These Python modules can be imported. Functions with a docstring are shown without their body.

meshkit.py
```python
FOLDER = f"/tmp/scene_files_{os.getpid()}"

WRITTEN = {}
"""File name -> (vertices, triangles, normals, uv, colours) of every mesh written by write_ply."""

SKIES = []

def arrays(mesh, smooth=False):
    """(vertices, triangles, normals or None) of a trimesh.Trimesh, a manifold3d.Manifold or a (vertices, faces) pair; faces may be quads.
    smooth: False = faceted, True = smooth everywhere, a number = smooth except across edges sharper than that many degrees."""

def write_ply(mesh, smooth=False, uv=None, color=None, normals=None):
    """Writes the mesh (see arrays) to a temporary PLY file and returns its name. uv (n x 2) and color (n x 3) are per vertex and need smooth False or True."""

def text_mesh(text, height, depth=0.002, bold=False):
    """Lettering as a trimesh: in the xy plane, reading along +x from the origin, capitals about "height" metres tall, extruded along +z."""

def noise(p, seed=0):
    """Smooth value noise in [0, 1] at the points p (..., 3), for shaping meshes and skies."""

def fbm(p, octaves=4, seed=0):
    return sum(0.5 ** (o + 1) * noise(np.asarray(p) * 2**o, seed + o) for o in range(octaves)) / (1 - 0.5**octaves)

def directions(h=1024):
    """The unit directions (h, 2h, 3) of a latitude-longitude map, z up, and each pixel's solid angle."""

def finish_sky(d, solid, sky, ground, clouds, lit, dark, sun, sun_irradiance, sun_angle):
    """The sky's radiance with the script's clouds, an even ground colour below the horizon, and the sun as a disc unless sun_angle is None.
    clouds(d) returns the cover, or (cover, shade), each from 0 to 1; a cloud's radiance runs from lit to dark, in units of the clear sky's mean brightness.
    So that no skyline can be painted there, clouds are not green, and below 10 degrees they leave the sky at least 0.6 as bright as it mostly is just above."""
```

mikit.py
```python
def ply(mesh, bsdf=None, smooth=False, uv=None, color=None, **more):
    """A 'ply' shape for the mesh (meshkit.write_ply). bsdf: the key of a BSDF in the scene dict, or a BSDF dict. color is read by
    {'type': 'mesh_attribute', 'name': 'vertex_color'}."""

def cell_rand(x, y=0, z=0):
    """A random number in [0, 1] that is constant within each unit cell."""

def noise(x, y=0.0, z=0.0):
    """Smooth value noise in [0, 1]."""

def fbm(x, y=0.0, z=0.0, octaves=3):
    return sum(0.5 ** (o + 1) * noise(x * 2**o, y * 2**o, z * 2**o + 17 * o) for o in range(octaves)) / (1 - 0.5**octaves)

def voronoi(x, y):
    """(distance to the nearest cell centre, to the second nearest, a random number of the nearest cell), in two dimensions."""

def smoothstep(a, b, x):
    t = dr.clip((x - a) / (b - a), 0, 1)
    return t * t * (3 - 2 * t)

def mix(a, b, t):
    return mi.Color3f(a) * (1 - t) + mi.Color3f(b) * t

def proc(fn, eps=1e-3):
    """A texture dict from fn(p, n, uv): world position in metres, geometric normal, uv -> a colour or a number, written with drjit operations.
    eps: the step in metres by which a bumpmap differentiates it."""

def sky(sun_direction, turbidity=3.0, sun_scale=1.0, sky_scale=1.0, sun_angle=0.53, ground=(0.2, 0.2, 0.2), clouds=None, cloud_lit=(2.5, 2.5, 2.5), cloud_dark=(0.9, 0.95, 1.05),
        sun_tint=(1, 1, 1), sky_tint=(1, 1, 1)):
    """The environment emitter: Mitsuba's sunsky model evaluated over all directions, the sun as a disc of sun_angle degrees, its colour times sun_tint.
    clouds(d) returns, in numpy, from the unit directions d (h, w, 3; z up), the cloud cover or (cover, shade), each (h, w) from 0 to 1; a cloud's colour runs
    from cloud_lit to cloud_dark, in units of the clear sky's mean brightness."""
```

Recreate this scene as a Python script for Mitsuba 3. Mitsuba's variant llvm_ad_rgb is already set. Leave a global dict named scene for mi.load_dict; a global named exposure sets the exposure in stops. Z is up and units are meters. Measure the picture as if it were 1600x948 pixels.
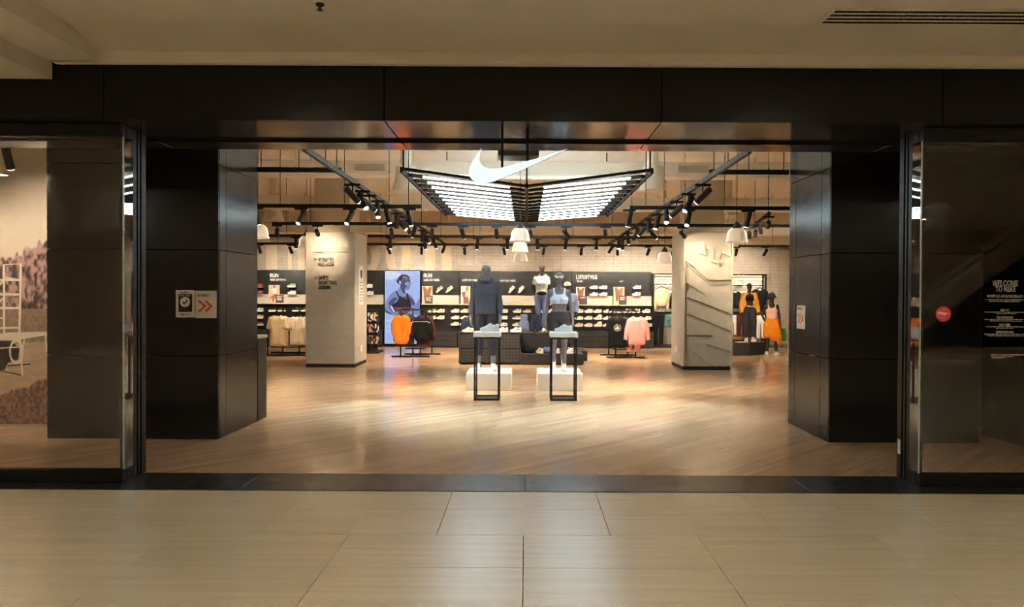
import math, random
import numpy as np, trimesh, manifold3d as m3, shapely, mitsuba as mi, drjit as dr
import mikit, meshkit
from shapely.geometry import Polygon, Point, LineString, box as sbox
from shapely import affinity
from mikit import noise, fbm, cell_rand, smoothstep, mix, proc

T = mi.ScalarTransform4f
scene, labels = {}, {}
rng = random.Random(7)

# ------------------------------------------------------------------ camera, light level
EYE, FOCAL, PITCH, ROLL = 1.64, 1150.0, math.radians(0.65), math.radians(0.29)
CP, SP, CR, SR = math.cos(PITCH), math.sin(PITCH), math.cos(ROLL), math.sin(ROLL)
UP = (-SR, CR * SP, CR * CP)
scene['camera'] = {'type': 'perspective', 'fov': 2 * math.degrees(math.atan(800 / FOCAL)), 'fov_axis': 'x', 'near_clip': 0.05, 'far_clip': 200.0,
                   'principal_point_offset_x': -22.0 / 1600,
                   'to_world': T().look_at(origin=[0, 0, EYE], target=[0, CP, EYE - SP], up=list(UP))}
LIGHT = 1.0 / 32.0                          # all lamps share this unit; the exposure makes up for it
exposure = 6.3
WARM, NEUTRAL, COOL = (1.0, 0.78, 0.55), (1.0, 0.86, 0.68), (0.73, 0.93, 1.0)

def power(rgb, k):
    return {'type': 'rgb', 'value': [float(c) * k * LIGHT for c in rgb]}

def spot_light(name, origin, target, k, rgb=WARM, cutoff=30.0, beam=14.0, weight=1.0):
    scene[name] = {'type': 'spot', 'to_world': T().look_at(origin=list(map(float, origin)), target=list(map(float, target)), up=[0.3, 0.2, 1]),
                   'intensity': power(rgb, k), 'cutoff_angle': cutoff, 'beam_width': beam, 'sampling_weight': float(weight)}

# the camera's frame, used only to read off sizes from measured positions and a known distance
X0 = 22.0

def at(px, py, y):
    """The point at distance y (metres from the viewer) behind photo position px, py."""
    u, v = (px - 800.0 - X0) / FOCAL, (py - 474.0) / FOCAL
    a, b = u * CR + v * SR, -u * SR + v * CR
    d = np.array([a, CP - b * SP, -SP - b * CP])
    return d / d[1] * y + np.array([0, 0, EYE])

# ------------------------------------------------------------------ materials
def lin(r, g, b):
    return [float(((c / 255) / 12.92) if c / 255 <= 0.04045 else (((c / 255) + 0.055) / 1.055) ** 2.4) for c in (r, g, b)]

def mat(name, color, rough=0.6, metallic=0.0, spec=0.5, two=True, **more):
    if isinstance(color, (list, tuple)):
        color = {'type': 'rgb', 'value': list(color)}
    d = {'type': 'principled', 'base_color': color, 'roughness': rough, 'metallic': metallic, 'specular': spec, **more}
    scene['mat_' + name] = {'type': 'twosided', 'bsdf': d} if two else d
    return 'mat_' + name

def rgbmat(name, r, g, b, rough=0.6, **k):
    return mat(name, lin(r, g, b), rough, **k)

# ------------------------------------------------------------------ scene helpers
count = {}

def numbered(name, parent=''):
    full = (parent + '__' if parent else '') + name
    n = count.get(full, 0)
    count[full] = n + 1
    return full if n == 0 else f'{full}_{n:03d}'

def tag(key, label=None, cat=None, group=None, kind=None):
    d = {k: v for k, v in (('label', label), ('category', cat), ('group', group), ('kind', kind)) if v}
    labels.setdefault(key, {}).update(d)
    return key

def thing(name, label, cat, group=None):
    return tag(numbered(name), label, cat, group)

PLY = {}

def obj(name, mesh, m, parent='', smooth=False, to_world=None, **more):
    """One entry of the scene. mesh: a mesh, or the key of a shape made once with proto()."""
    key = numbered(name, parent)
    d = dict(PLY[mesh]) if isinstance(mesh, str) else mikit.ply(mesh, None, smooth, **more)
    d['bsdf'] = {'type': 'ref', 'id': m}
    if to_world is not None:
        d['to_world'] = to_world
    scene[key] = d
    return key

def proto(key, mesh, smooth=False):
    PLY[key] = mikit.ply(mesh, None, smooth)
    return key

def struct(name, mesh, m, parent='', **k):
    key = obj(name, mesh, m, parent, **k)
    if not parent:
        tag(key, kind='structure')
    return key

# ------------------------------------------------------------------ mesh helpers
def cat(*ms):
    flat = []
    for m in ms:
        flat.extend(m if isinstance(m, (list, tuple)) else [m])
    return trimesh.util.concatenate(flat)

def bx(x0, x1, y0, y1, z0, z1):
    m = trimesh.creation.box((x1 - x0, y1 - y0, z1 - z0))
    m.apply_translation(((x0 + x1) / 2, (y0 + y1) / 2, (z0 + z1) / 2))
    return m

def bev(x0, x1, y0, y1, z0, z1, b=0.01):
    b = min(b, (x1 - x0) / 2.2, (y1 - y0) / 2.2, (z1 - z0) / 2.2)
    p = []
    for sx in (0, 1):
        for sy in (0, 1):
            for sz in (0, 1):
                c = np.array([(x0, x1)[sx], (y0, y1)[sy], (z0, z1)[sz]])
                s = np.array([1 - 2 * sx, 1 - 2 * sy, 1 - 2 * sz]) * b
                for k in range(3):
                    q = c + s
                    q[k] = c[k]
                    p.append(q)
    return trimesh.convex.convex_hull(np.array(p))

def rod(p0, p1, r, n=10):
    return trimesh.creation.cylinder(r, segment=[np.array(p0, float), np.array(p1, float)], sections=n)

def bar(p0, p1, w, h):
    """A square bar between two points, w wide and h high."""
    p0, p1 = np.array(p0, float), np.array(p1, float)
    d = p1 - p0
    L = np.linalg.norm(d)
    d /= L
    s = np.cross(d, [0, 0, 1.0]) if abs(d[2]) < 0.95 else np.array([1.0, 0, 0])
    s /= np.linalg.norm(s)
    m = trimesh.creation.box((L, w, h))
    M = np.eye(4)
    M[:3, 0], M[:3, 1], M[:3, 2], M[:3, 3] = d, s, np.cross(d, s), (p0 + p1) / 2
    m.apply_transform(M)
    return m

def lathe(profile, n=24):
    return trimesh.creation.revolve(np.array(profile, float), sections=n)

def moved(m, x=0, y=0, z=0):
    m = m.copy()
    m.apply_translation((x, y, z))
    return m

def turned(m, deg, axis=(0, 0, 1), point=(0, 0, 0)):
    m = m.copy()
    m.apply_transform(trimesh.transformations.rotation_matrix(math.radians(deg), axis, point))
    return m

def extrude(poly, h):
    polys = getattr(poly, 'geoms', [poly])
    return cat([trimesh.creation.extrude_polygon(p, h, engine='earcut') for p in polys if p.area > 1e-9])

FRONT = np.array([[1, 0, 0, 0], [0, 0, -1, 0], [0, 1, 0, 0], [0, 0, 0, 1.0]])      # drawn in xy -> upright, facing the viewer (-y)
SIDE = np.array([[0, 0, -1, 0], [-1, 0, 0, 0], [0, 1, 0, 0], [0, 0, 0, 1.0]])      # drawn in xy -> upright, facing -x

def upright(m, x, y, z, M=FRONT):
    m = m.copy()
    m.apply_transform(M)
    m.apply_translation((x, y, z))
    return m

def text(s, h, depth=0.004, bold=False, width=None):
    m = meshkit.text_mesh(s, h, depth, bold)
    m.apply_translation((-m.bounds[0][0], 0, 0))
    if width:
        m.apply_scale([width / max(m.bounds[1][0], 1e-6), 1, 1])
    return m

def poly_px(pts, y):
    """Upright polygon outline measured in photo positions at distance y: x, z coordinates."""
    return Polygon([tuple(at(a, b, y)[[0, 2]]) for a, b in pts])

def curve(pts, per=8, closed=True):
    """A smooth curve through the points; a point given with a third entry is a corner."""
    segs, cur = [], []
    n = len(pts)
    start = next((i for i, p in enumerate(pts) if len(p) > 2), 0)
    ring = [pts[(start + i) % n] for i in range(n)] + [pts[start]]
    for i, p in enumerate(ring):
        cur.append(np.array(p[:2], float))
        if len(p) > 2 and i:
            segs.append(cur)
            cur = [np.array(p[:2], float)]
    if len(cur) > 1:
        segs.append(cur)
    out = []
    for s in segs:
        s = [2 * s[0] - s[1]] + s + [2 * s[-1] - s[-2]]
        for i in range(1, len(s) - 2):
            p0, p1, p2, p3 = s[i - 1:i + 3]
            for t in np.linspace(0, 1, per, endpoint=False):
                out.append(0.5 * (2 * p1 + (p2 - p0) * t + (2 * p0 - 5 * p1 + 4 * p2 - p3) * t * t + (3 * p1 - p0 - 3 * p2 + p3) * t ** 3))
    return Polygon(out).buffer(0)

# the tick-like emblem, one unit wide, its lower lobe at the left and its tail at the top right
_sw = [(753, 230.5, 1), (745, 241), (737.5, 253), (733.3, 265), (734, 273), (739, 280), (747, 283.8), (757, 284.6), (769, 282.6), (787, 276), (820, 262), (852, 247.3), (886.5, 230.5, 1),
       (850, 242.5), (820, 251), (796, 257.5), (782, 260.8), (770, 262.2), (760.5, 260.5), (753.5, 256), (749.8, 249.5), (750, 240)]
EMBLEM = curve([((p[0] - 733) / 153.5, (284.6 - p[1]) / 153.5, *p[2:]) for p in _sw])

# ------------------------------------------------------------------ shared materials
def grain_wood(p, n, uv):
    a, b = (p.x + p.y) * 0.7071, (p.y - p.x) * 0.7071          # along and across the boards
    k = dr.floor(b / 0.11)
    seg = dr.floor((a + cell_rand(k, 3) * 1.5) / 1.5)
    tone = cell_rand(k, seg, 5)
    g = fbm(a * 2.2, b * 38.0, tone * 20.0, 3)
    streak = smoothstep(0.55, 0.8, noise(a * 1.1, b * 70.0, tone * 9.0))
    c = mix((0.37, 0.24, 0.135), (0.58, 0.405, 0.255), tone * 0.55 + g * 0.5)
    return c * (1.0 - 0.22 * streak)

mat('wood_floor', proc(grain_wood), proc(lambda p, n, uv: 0.12 + 0.07 * noise(p.x * 9, p.y * 9, 0) + 0.05 * noise((p.x + p.y) * 3, (p.y - p.x) * 50, 0)), spec=1.0)

def tile_stone(p, n, uv):
    k = cell_rand(dr.floor(p.y / 0.6), dr.floor(p.x / 1.2))
    s = fbm(p.x * 1.3, p.y * 26.0, k * 8.0, 3)
    c = mix((0.55, 0.485, 0.355), (0.69, 0.62, 0.465), s)
    return c * (0.96 + 0.06 * k)

mat('mall_tile', proc(tile_stone), 0.28, spec=0.85)
rgbmat('grout', 52, 46, 38, 0.9)
mat('threshold_stone', proc(lambda p, n, uv: mix((0.012, 0.012, 0.013), (0.03, 0.029, 0.028), fbm(p.x * 14, p.y * 14, 0))), 0.28)
mat('black_panel', proc(lambda p, n, uv: mix((0.0028, 0.003, 0.0040), (0.0048, 0.0050, 0.0062), fbm(p.x * 60, p.y * 60, p.z * 60))), 0.21, spec=0.33)
mat('soffit_panel', [0.010, 0.010, 0.010], 0.11, spec=1.0)
rgbmat('joint', 4, 4, 4, 0.9)
rgbmat('frame_black', 11, 11, 12, 0.45, spec=0.3)
rgbmat('frame_grey', 92, 94, 96, 0.35, metallic=0.6)
mat('ceiling_mall', proc(lambda p, n, uv: mix((0.60, 0.54, 0.45), (0.66, 0.60, 0.51), fbm(p.x * 3, p.y * 3, p.z * 3))), 0.85)
mat('store_ceiling', proc(lambda p, n, uv: mix((0.86, 0.81, 0.71), (0.92, 0.87, 0.77), fbm(p.x * 2, p.y * 2, p.z * 2))), 0.85)
rgbmat('duct_white', 236, 228, 210, 0.6)
rgbmat('plaster', 196, 180, 154, 0.8)
mat('column_paint', proc(lambda p, n, uv: mix((0.50, 0.455, 0.36), (0.58, 0.53, 0.43), fbm(p.x * 9, p.y * 9, p.z * 9))), 0.65)
mat('brick_cream', proc(lambda p, n, uv: mix((0.36, 0.305, 0.235), (0.43, 0.365, 0.285), fbm(p.x * 7, p.y * 7, p.z * 7))), 0.45)
rgbmat('mortar', 112, 98, 80, 0.9)
mat('wall_charcoal', proc(lambda p, n, uv: mix((0.008, 0.008, 0.0085), (0.015, 0.0148, 0.015), fbm(p.x * 6, p.y * 6, p.z * 6))), 0.45)
rgbmat('fixture_dark', 36, 35, 36, 0.5)
rgbmat('fixture_mid', 52, 50, 50, 0.5)
mat('shelf_cream', proc(lambda p, n, uv: mix((0.55, 0.49, 0.39), (0.68, 0.62, 0.51), fbm(p.x * 3, p.y * 3, p.z * 8))), 0.55)
rgbmat('white', 236, 232, 224, 0.5)
rgbmat('white_gloss', 238, 240, 238, 0.3)
rgbmat('letter_white', 240, 238, 232, 0.5)
rgbmat('letter_black', 18, 17, 16, 0.5)
rgbmat('track_black', 20, 18, 17, 0.45)
rgbmat('lamp_black', 24, 21, 20, 0.4)
rgbmat('steel', 120, 116, 110, 0.35, metallic=0.8)
rgbmat('paper', 226, 220, 210, 0.7)
rgbmat('chevron_red', 214, 92, 62, 0.6)
rgbmat('sticker_red', 214, 60, 72, 0.5)
rgbmat('acrylic', 205, 200, 190, 0.25)
scene['mat_glass'] = {'type': 'thindielectric', 'int_ior': 1.5}
mat('glass_edge', [0.35, 0.42, 0.40], 0.2)
# ================================================================== THE SETTING
FAC, THR0, THR1 = 6.20, 6.12, 6.70          # fascia face, threshold stone from and to
SOFFIT, TOP = 3.10, 3.56                    # height of the entrance soffit, top of the fascia
SOFFIT_BACK = 7.46
PIER0, PIER1 = 8.26, 9.45                   # the black piers behind the glass line
PL, PR = -3.45, 3.41                        # their faces towards the opening
DECK = 4.60
BACK = 23.45

# mall floor: slab and single tiles, 0.6 x 1.2 m, the joints stepping every second row
struct('floor', bx(-14, 14, -10, THR0, -0.25, -0.006), 'mat_grout')
TW, ROW0 = 1.19, 0.51
rest = [bx(-14, 14, -10, THR0 - ROW0 - 0.6 * 11 - 0.001, -0.02, 0.0)]
for r in range(0, 12):
    y0 = THR0 - ROW0 - 0.6 * r
    y1 = y0 + (0.6 if r else ROW0)
    off = 0.6 * TW / 1.2 if (r // 2) % 2 == 0 else 0.0
    reach = 6 if r < 5 else 4
    for c in range(-reach, reach):
        xa = off + c * TW - 0.01
        obj('tile', bev(xa + 0.0018, xa + TW - 0.0018, y0 + 0.0018, y1 - 0.0018, -0.02, 0.0, 0.0012), 'mat_mall_tile', 'floor')
    xa, xb = off - reach * TW - 0.01, off + reach * TW - 0.01
    rest += [bx(-14, xa - 0.001, y0 + 0.001, y1 - 0.001, -0.02, 0), bx(xb + 0.001, 14, y0 + 0.001, y1 - 0.001, -0.02, 0)]
tag(obj('tile', cat(rest), 'mat_mall_tile', 'floor'), kind='stuff')

# threshold of dark stone slabs
tk = thing('threshold', 'long dark stone threshold strip between mall tiles and wooden shop floor', 'threshold')
xs = [-10.38, -9.6, -7.2, -4.8, -2.4, 0.0, 2.4, 4.8, 7.2, 9.6, 10.38]
for a, b in zip(xs, xs[1:]):
    obj('slab', bev(a + 0.001, b - 0.001, THR0 + 0.001, THR1, -0.2, 0.004, 0.002), 'mat_threshold_stone', tk)

# shop floor: boards laid at 45 degrees
struct('floor_001', bx(-10.5, 10.5, THR1, BACK + 0.4, -0.25, -0.006), 'mat_joint')
area = sbox(-10.4, THR1 + 0.001, 10.4, BACK + 0.2)
boards = []
PW, PLEN = 0.11, 1.5
def crand(i, j, k=0):
    m = 0xFFFFFFFF
    a, b, c = (int(v) + 1000000 for v in (i, j, k))
    h = (a * 374761393 + b * 668265263 + c * 2147483647) & m
    h = ((h ^ (h >> 13)) * 1274126177) & m
    return ((h ^ (h >> 16)) & 0xFFFFFF) / 16777215.0
s2 = math.sqrt(0.5)
for k in range(int(-4 / PW), int(25 / PW)):
    sh = crand(k, 3) * PLEN
    for j in range(-6, 26):
        a0, a1 = j * PLEN - sh, (j + 1) * PLEN - sh
        b0, b1 = k * PW, (k + 1) * PW
        q = [(a0 + 0.0012, b0 + 0.0012), (a1 - 0.0012, b0 + 0.0012), (a1 - 0.0012, b1 - 0.0012), (a0 + 0.0012, b1 - 0.0012)]
        pg = Polygon([((a - b) * s2, (a + b) * s2) for a, b in q])
        if pg.intersects(area):
            g = pg.intersection(area)
            if g.geom_type == 'Polygon' and g.area > 1e-3:
                boards.append(g)
def board_key(g):
    c = g.centroid
    seen = abs(c.x) < 0.72 * c.y + 0.5
    return (not seen, c.y)
boards.sort(key=board_key)
for g in boards[:290]:
    obj('plank', moved(extrude(g, 0.016), 0, 0, -0.016), 'mat_wood_floor', 'floor_001')
tag(obj('plank', moved(extrude(shapely.MultiPolygon(boards[290:]), 0.016), 0, 0, -0.016), 'mat_wood_floor', 'floor_001'), kind='stuff')

# mall ceiling: tray with sloping side, border and lower bulkhead at the left
TR, TE = 3.72, 5.66
m_ = trimesh.Trimesh([(-3.535, -10, TR), (14, -10, TR), (14, TE, TR), (-3.535, TE, TR), (14, THR0 - 0.03, 3.635), (-3.535, THR0 - 0.03, 3.635)], [(0, 2, 1), (0, 3, 2), (3, 4, 2), (3, 5, 4)])
struct('ceiling', cat(m_, bx(-3.535, 14, -10, TE, TR + 0.001, TR + 0.12)), 'mat_ceiling_mall')
def prism(pts_xz, y0, y1):
    m = extrude(Polygon(pts_xz), y1 - y0)
    m.apply_transform(np.array([[1, 0, 0, 0], [0, 0, -1, 0], [0, 1, 0, 0], [0, 0, 0, 1.0]]))
    m.apply_translation((0, y1, 0))
    return m
struct('trim_1', prism([(-3.535, TR + 0.02), (-3.54, TOP), (-3.98, TOP), (-3.98, TOP + 0.2), (-3.535, TOP + 0.2)], -10, THR0 - 0.02), 'mat_ceiling_mall')
def prism_x(pts_yz, x0, x1):
    m = extrude(Polygon(pts_yz), x1 - x0)
    m.apply_transform(np.array([[0, 0, 1, 0], [1, 0, 0, 0], [0, 1, 0, 0], [0, 0, 0, 1.0]]))
    m.apply_translation((x0, 0, 0))
    return m
struct('trim_2', prism_x([(FAC, TOP - 0.004), (THR0 + 0.02, TOP - 0.004), (THR0 + 0.02, TOP + 0.026), (THR0 - 0.03, 3.64), (THR0 - 0.03, TR + 0.12), (FAC, TR + 0.12)], -3.95, 14), 'mat_ceiling_mall')
struct('ceiling_001', bx(-14, -3.98, -10, FAC - 0.012, 3.43, 3.9), 'mat_ceiling_mall')
# the mall behind the viewer
rgbmat('mall_wall', 196, 180, 160, 0.7)
rgbmat('mall_dark', 14, 14, 18, 0.4)
struct('wall_behind', bx(-14, 14, -10.3, -10, 0, 4.2), 'mat_mall_wall')
DARK_SHOP = [(9.4, 0.45), (9.4, 1.0), (12.0, 2.8), (13.0, 3.45), (13.9, 3.45), (13.9, 0.45)]
ek = thing('escalator', 'pale escalator side rising opposite the shop', 'escalator')
obj('side_panel', bar((7.0, -3.0, 0.2), (11.2, -3.0, 3.42), 0.9, 0.34), 'mat_mall_wall', ek)
obj('balustrade', bar((7.0, -2.6, 0.75), (11.0, -2.6, 3.62 - 0.06), 0.03, 0.05), 'mat_mall_dark', ek)
m_ = extrude(Polygon(DARK_SHOP), 0.1)
struct('wall_behind_001', upright(m_, 0, -5.0, 0), 'mat_mall_dark')
struct('wall_mall_left', bx(-14.3, -14, -10, 9, 0, 4.2), 'mat_mall_wall')
struct('wall_mall_right', bx(14, 14.3, -10, 9, 0, 4.2), 'mat_mall_wall')

# black fascia over the entrance, five panels with open joints, and the polished soffit under it
fk = thing('fascia', 'long black panelled fascia band above the shop entrance', 'fascia')
obj('core', bx(-10.38, 10.38, FAC + 0.03, FAC + 0.12, SOFFIT + 0.03, DECK), 'mat_joint', fk)
jx = [-10.38] + [float(at(p, 150, FAC)[0]) for p in (-272, 162, 600, 1034, 1473, 1910)] + [10.38]
for a, b in zip(jx, jx[1:]):
    obj('panel', bev(a + 0.003, b - 0.003, FAC, FAC + 0.03, SOFFIT, TOP - 0.006, 0.003), 'mat_black_panel', fk)
sk = thing('soffit', 'polished dark soffit panels under the entrance fascia', 'soffit')
SH0, SH1 = 6.93, 7.06
for a, b in zip(jx, jx[1:]):
    obj('panel', bev(a + 0.004, b - 0.004, FAC + 0.031, SH0, SOFFIT, SOFFIT + 0.028, 0.003), 'mat_soffit_panel', sk)
    obj('panel', bev(a + 0.004, b - 0.004, SH1, SOFFIT_BACK, SOFFIT, SOFFIT + 0.028, 0.003), 'mat_soffit_panel', sk)
obj('shutter_slot', cat(bx(-10.38, 10.38, SH0, SH0 + 0.012, SOFFIT - 0.012, SOFFIT + 0.2), bx(-10.38, 10.38, SH1 - 0.012, SH1, SOFFIT - 0.012, SOFFIT + 0.2), bx(-10.38, 10.38, SH0, SH1, SOFFIT + 0.2, SOFFIT + 0.22)), 'mat_joint', sk)
struct('beam_entrance', cat(bx(-10.38, 10.38, FAC + 0.121, SH0 - 0.02, SOFFIT + 0.03, DECK), bx(-10.38, 10.38, SH1 + 0.02, SOFFIT_BACK, SOFFIT + 0.03, DECK)), 'mat_plaster')

# piers clad in black panels
def pier(x0, x1, y0, y1, label, zs, facing):
    k = thing('entrance_pier', label, 'pier')
    g = 0.004
    obj('core', bx(x0 + 0.02, x1 - 0.02, y0 + 0.02, y1 - 0.02, 0.0, DECK - 0.01), 'mat_joint', k)
    for a, b in zip(zs, zs[1:]):
        xm = [x0] + [x0 + (x1 - x0) * 0.5] + [x1]
        for xa, xb in zip(xm, xm[1:]):
            obj('panel', bev(xa + (g if xa > x0 else 0.003), xb - (0.003 if xb == x1 else g), y0, y0 + 0.02, a + g, b - g, 0.002), 'mat_black_panel', k)
        ym = [y0 + 0.021, y0 + 0.26, y1 - 0.20, y1] if facing > 0 else [y0 + 0.021, y0 + 0.24, y1]
        xa, xb = (x1 - 0.02, x1) if facing > 0 else (x0, x0 + 0.02)
        if facing > 0:
            ym = [y0 + 0.021, y0 + 0.20, y1]
        else:
            ym = [y0 + 0.021, y0 + 0.26, y1 - 0.22, y1]
        for ya, yb in zip(ym, ym[1:]):
            obj('side_panel', bev(xa, xb, ya + g, yb - g, a + g, b - g, 0.002), 'mat_black_panel', k)
    return k
ZS = [0.0, 0.94, 2.13, 3.09, 4.2]
pier_a = pier(-5.38, PL, PIER0, PIER1, 'black panelled entrance pier carrying the two paper notices', ZS, 1)
pier_b = pier(PR, 5.10, PIER0, PIER1 + 0.1, 'black panelled entrance pier beside the round red sticker, chevron notice on its inner side', ZS, -1)

# display walls behind the shop windows
struct('wall_display_left', bx(-10.4, -5.38, 9.02, 9.2, 0, DECK), 'mat_plaster')
struct('wall_display_right', cat(bx(5.46, 5.6, 6.74, 8.8, 0, 3.02), bx(5.1, 10.4, 9.3, 9.5, 0, DECK)), 'mat_black_panel')

# shop shell
struct('ceiling_002', bx(-10.4, 10.4, SOFFIT_BACK, BACK + 0.3, DECK, DECK + 0.15), 'mat_store_ceiling')
struct('wall_left', bx(-10.6, -10.4, FAC, BACK + 0.3, 0, DECK), 'mat_plaster')
struct('wall_right', bx(10.4, 10.6, FAC, BACK + 0.3, 0, DECK), 'mat_plaster')
wb = struct('wall_back', bx(-10.4, 10.4, BACK, BACK + 0.3, 0, DECK), 'mat_mortar')
# cream glazed blocks of the back wall, each 0.275 x 0.105 m
bw, bh = 0.277, 0.107
cells = []
for r in range(0, 29):
    for c in range(-38, 38):
        xa, za = c * bw, 0.10 + r * bh
        xm, zm = xa + bw / 2, za + bh / 2
        vis = (zm > 2.36) or (7.35 < xm < 8.6) or (4.0 < xm < 4.75 and zm < 1.3)
        if abs(xm) > 8.9:
            vis = False
        cells.append((not vis, -zm if vis else 0, abs(xm), xa, za))
cells.sort()
def brick(xa, za):
    return bx(xa + 0.003, xa + bw - 0.003, BACK - 0.012, BACK, za + 0.003, za + bh - 0.003)
for q in cells[:300]:
    obj('brick', brick(*q[3:]), 'mat_brick_cream', wb)
tag(obj('brick', cat([brick(*q[3:]) for q in cells[300:]]), 'mat_brick_cream', wb), kind='stuff')
# plain bulkhead over the block wall
struct('wall_back_001', bx(-10.4, 10.4, BACK - 0.6, BACK - 0.013, 3.21, DECK), 'mat_plaster')

# exposed ceiling: beams and ducts across the shop
for y, z, h, d in ((7.6, 3.92, 0.68, 0.35), (14.05, 4.12, 0.48, 0.45), (17.0, 4.10, 0.5, 0.22), (19.7, 4.05, 0.55, 0.5)):
    struct('beam', bx(-10.4, 10.4, y, y + d, z, DECK), 'mat_store_ceiling')
def duct(y, z, w, h, label):
    k = thing('air_duct', label, 'air duct', 'ducts under the shop ceiling')
    obj('body', bev(-10.3, 10.3, y, y + w, z, z + h, 0.03), 'mat_duct_white', k)
    for x in np.arange(-9.6, 9.7, 2.4):
        obj('seam', cat(bx(x - 0.015, x + 0.015, y - 0.012, y + w + 0.012, z - 0.012, z + h + 0.012)), 'mat_duct_white', k)
        obj('hanger', cat(rod((x + 0.1, y + 0.05, z + h - 0.02), (x + 0.1, y + 0.05, DECK), 0.008, 6), rod((x + 0.1, y + w - 0.05, z + h - 0.02), (x + 0.1, y + w - 0.05, DECK), 0.008, 6)), 'mat_duct_white', k)
    return k
d1 = duct(14.6, 4.0, 0.45, 0.3, 'wide white air duct crossing over the light panel, nearest the entrance')
for x in (-3.1, 3.3):
    obj('grille', cat([bx(x - 0.3, x + 0.3, 14.585, 14.6, 4.08 + i * 0.03, 4.095 + i * 0.03) for i in range(5)]), 'mat_column_paint', d1)
duct(17.26, 3.64, 0.4, 0.30, 'white air duct crossing the shop midway, between the two columns and back wall')
duct(21.75, 3.45, 0.4, 0.30, 'white air duct crossing the shop in front of the back bulkhead')
def diffuser(px, py, y, label, tilt=0):
    p = at(px, py, y)
    k = thing('ceiling_diffuser', label, 'air diffuser', 'funnel-shaped diffusers')
    obj('cone', moved(lathe([(0.0, 0.0), (0.24, 0.0), (0.27, 0.015), (0.25, 0.04), (0.20, 0.25), (0.19, 0.45), (0.19, 0.46), (0.0, 0.46)], 24), p[0], p[1], p[2]), 'mat_duct_white', k, smooth=35)
    obj('collar', rod((p[0], p[1], p[2] + 0.44), (p[0], p[1], DECK + 0.01), 0.10, 16), 'mat_duct_white', k, smooth=35)
diffuser(1020, 299, 13.78, 'white funnel-shaped air diffuser beside the light panel, above the track nearest the relief column')
diffuser(634, 299, 13.78, 'white funnel-shaped air diffuser partly behind the light panel, over the sign column side')
diffuser(1137, 352, 18.1, 'white funnel-shaped air diffuser above the relief column')
diffuser(427, 346, 18.1, 'white funnel-shaped air diffuser beyond the sign column, next to the notice pier')

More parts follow.
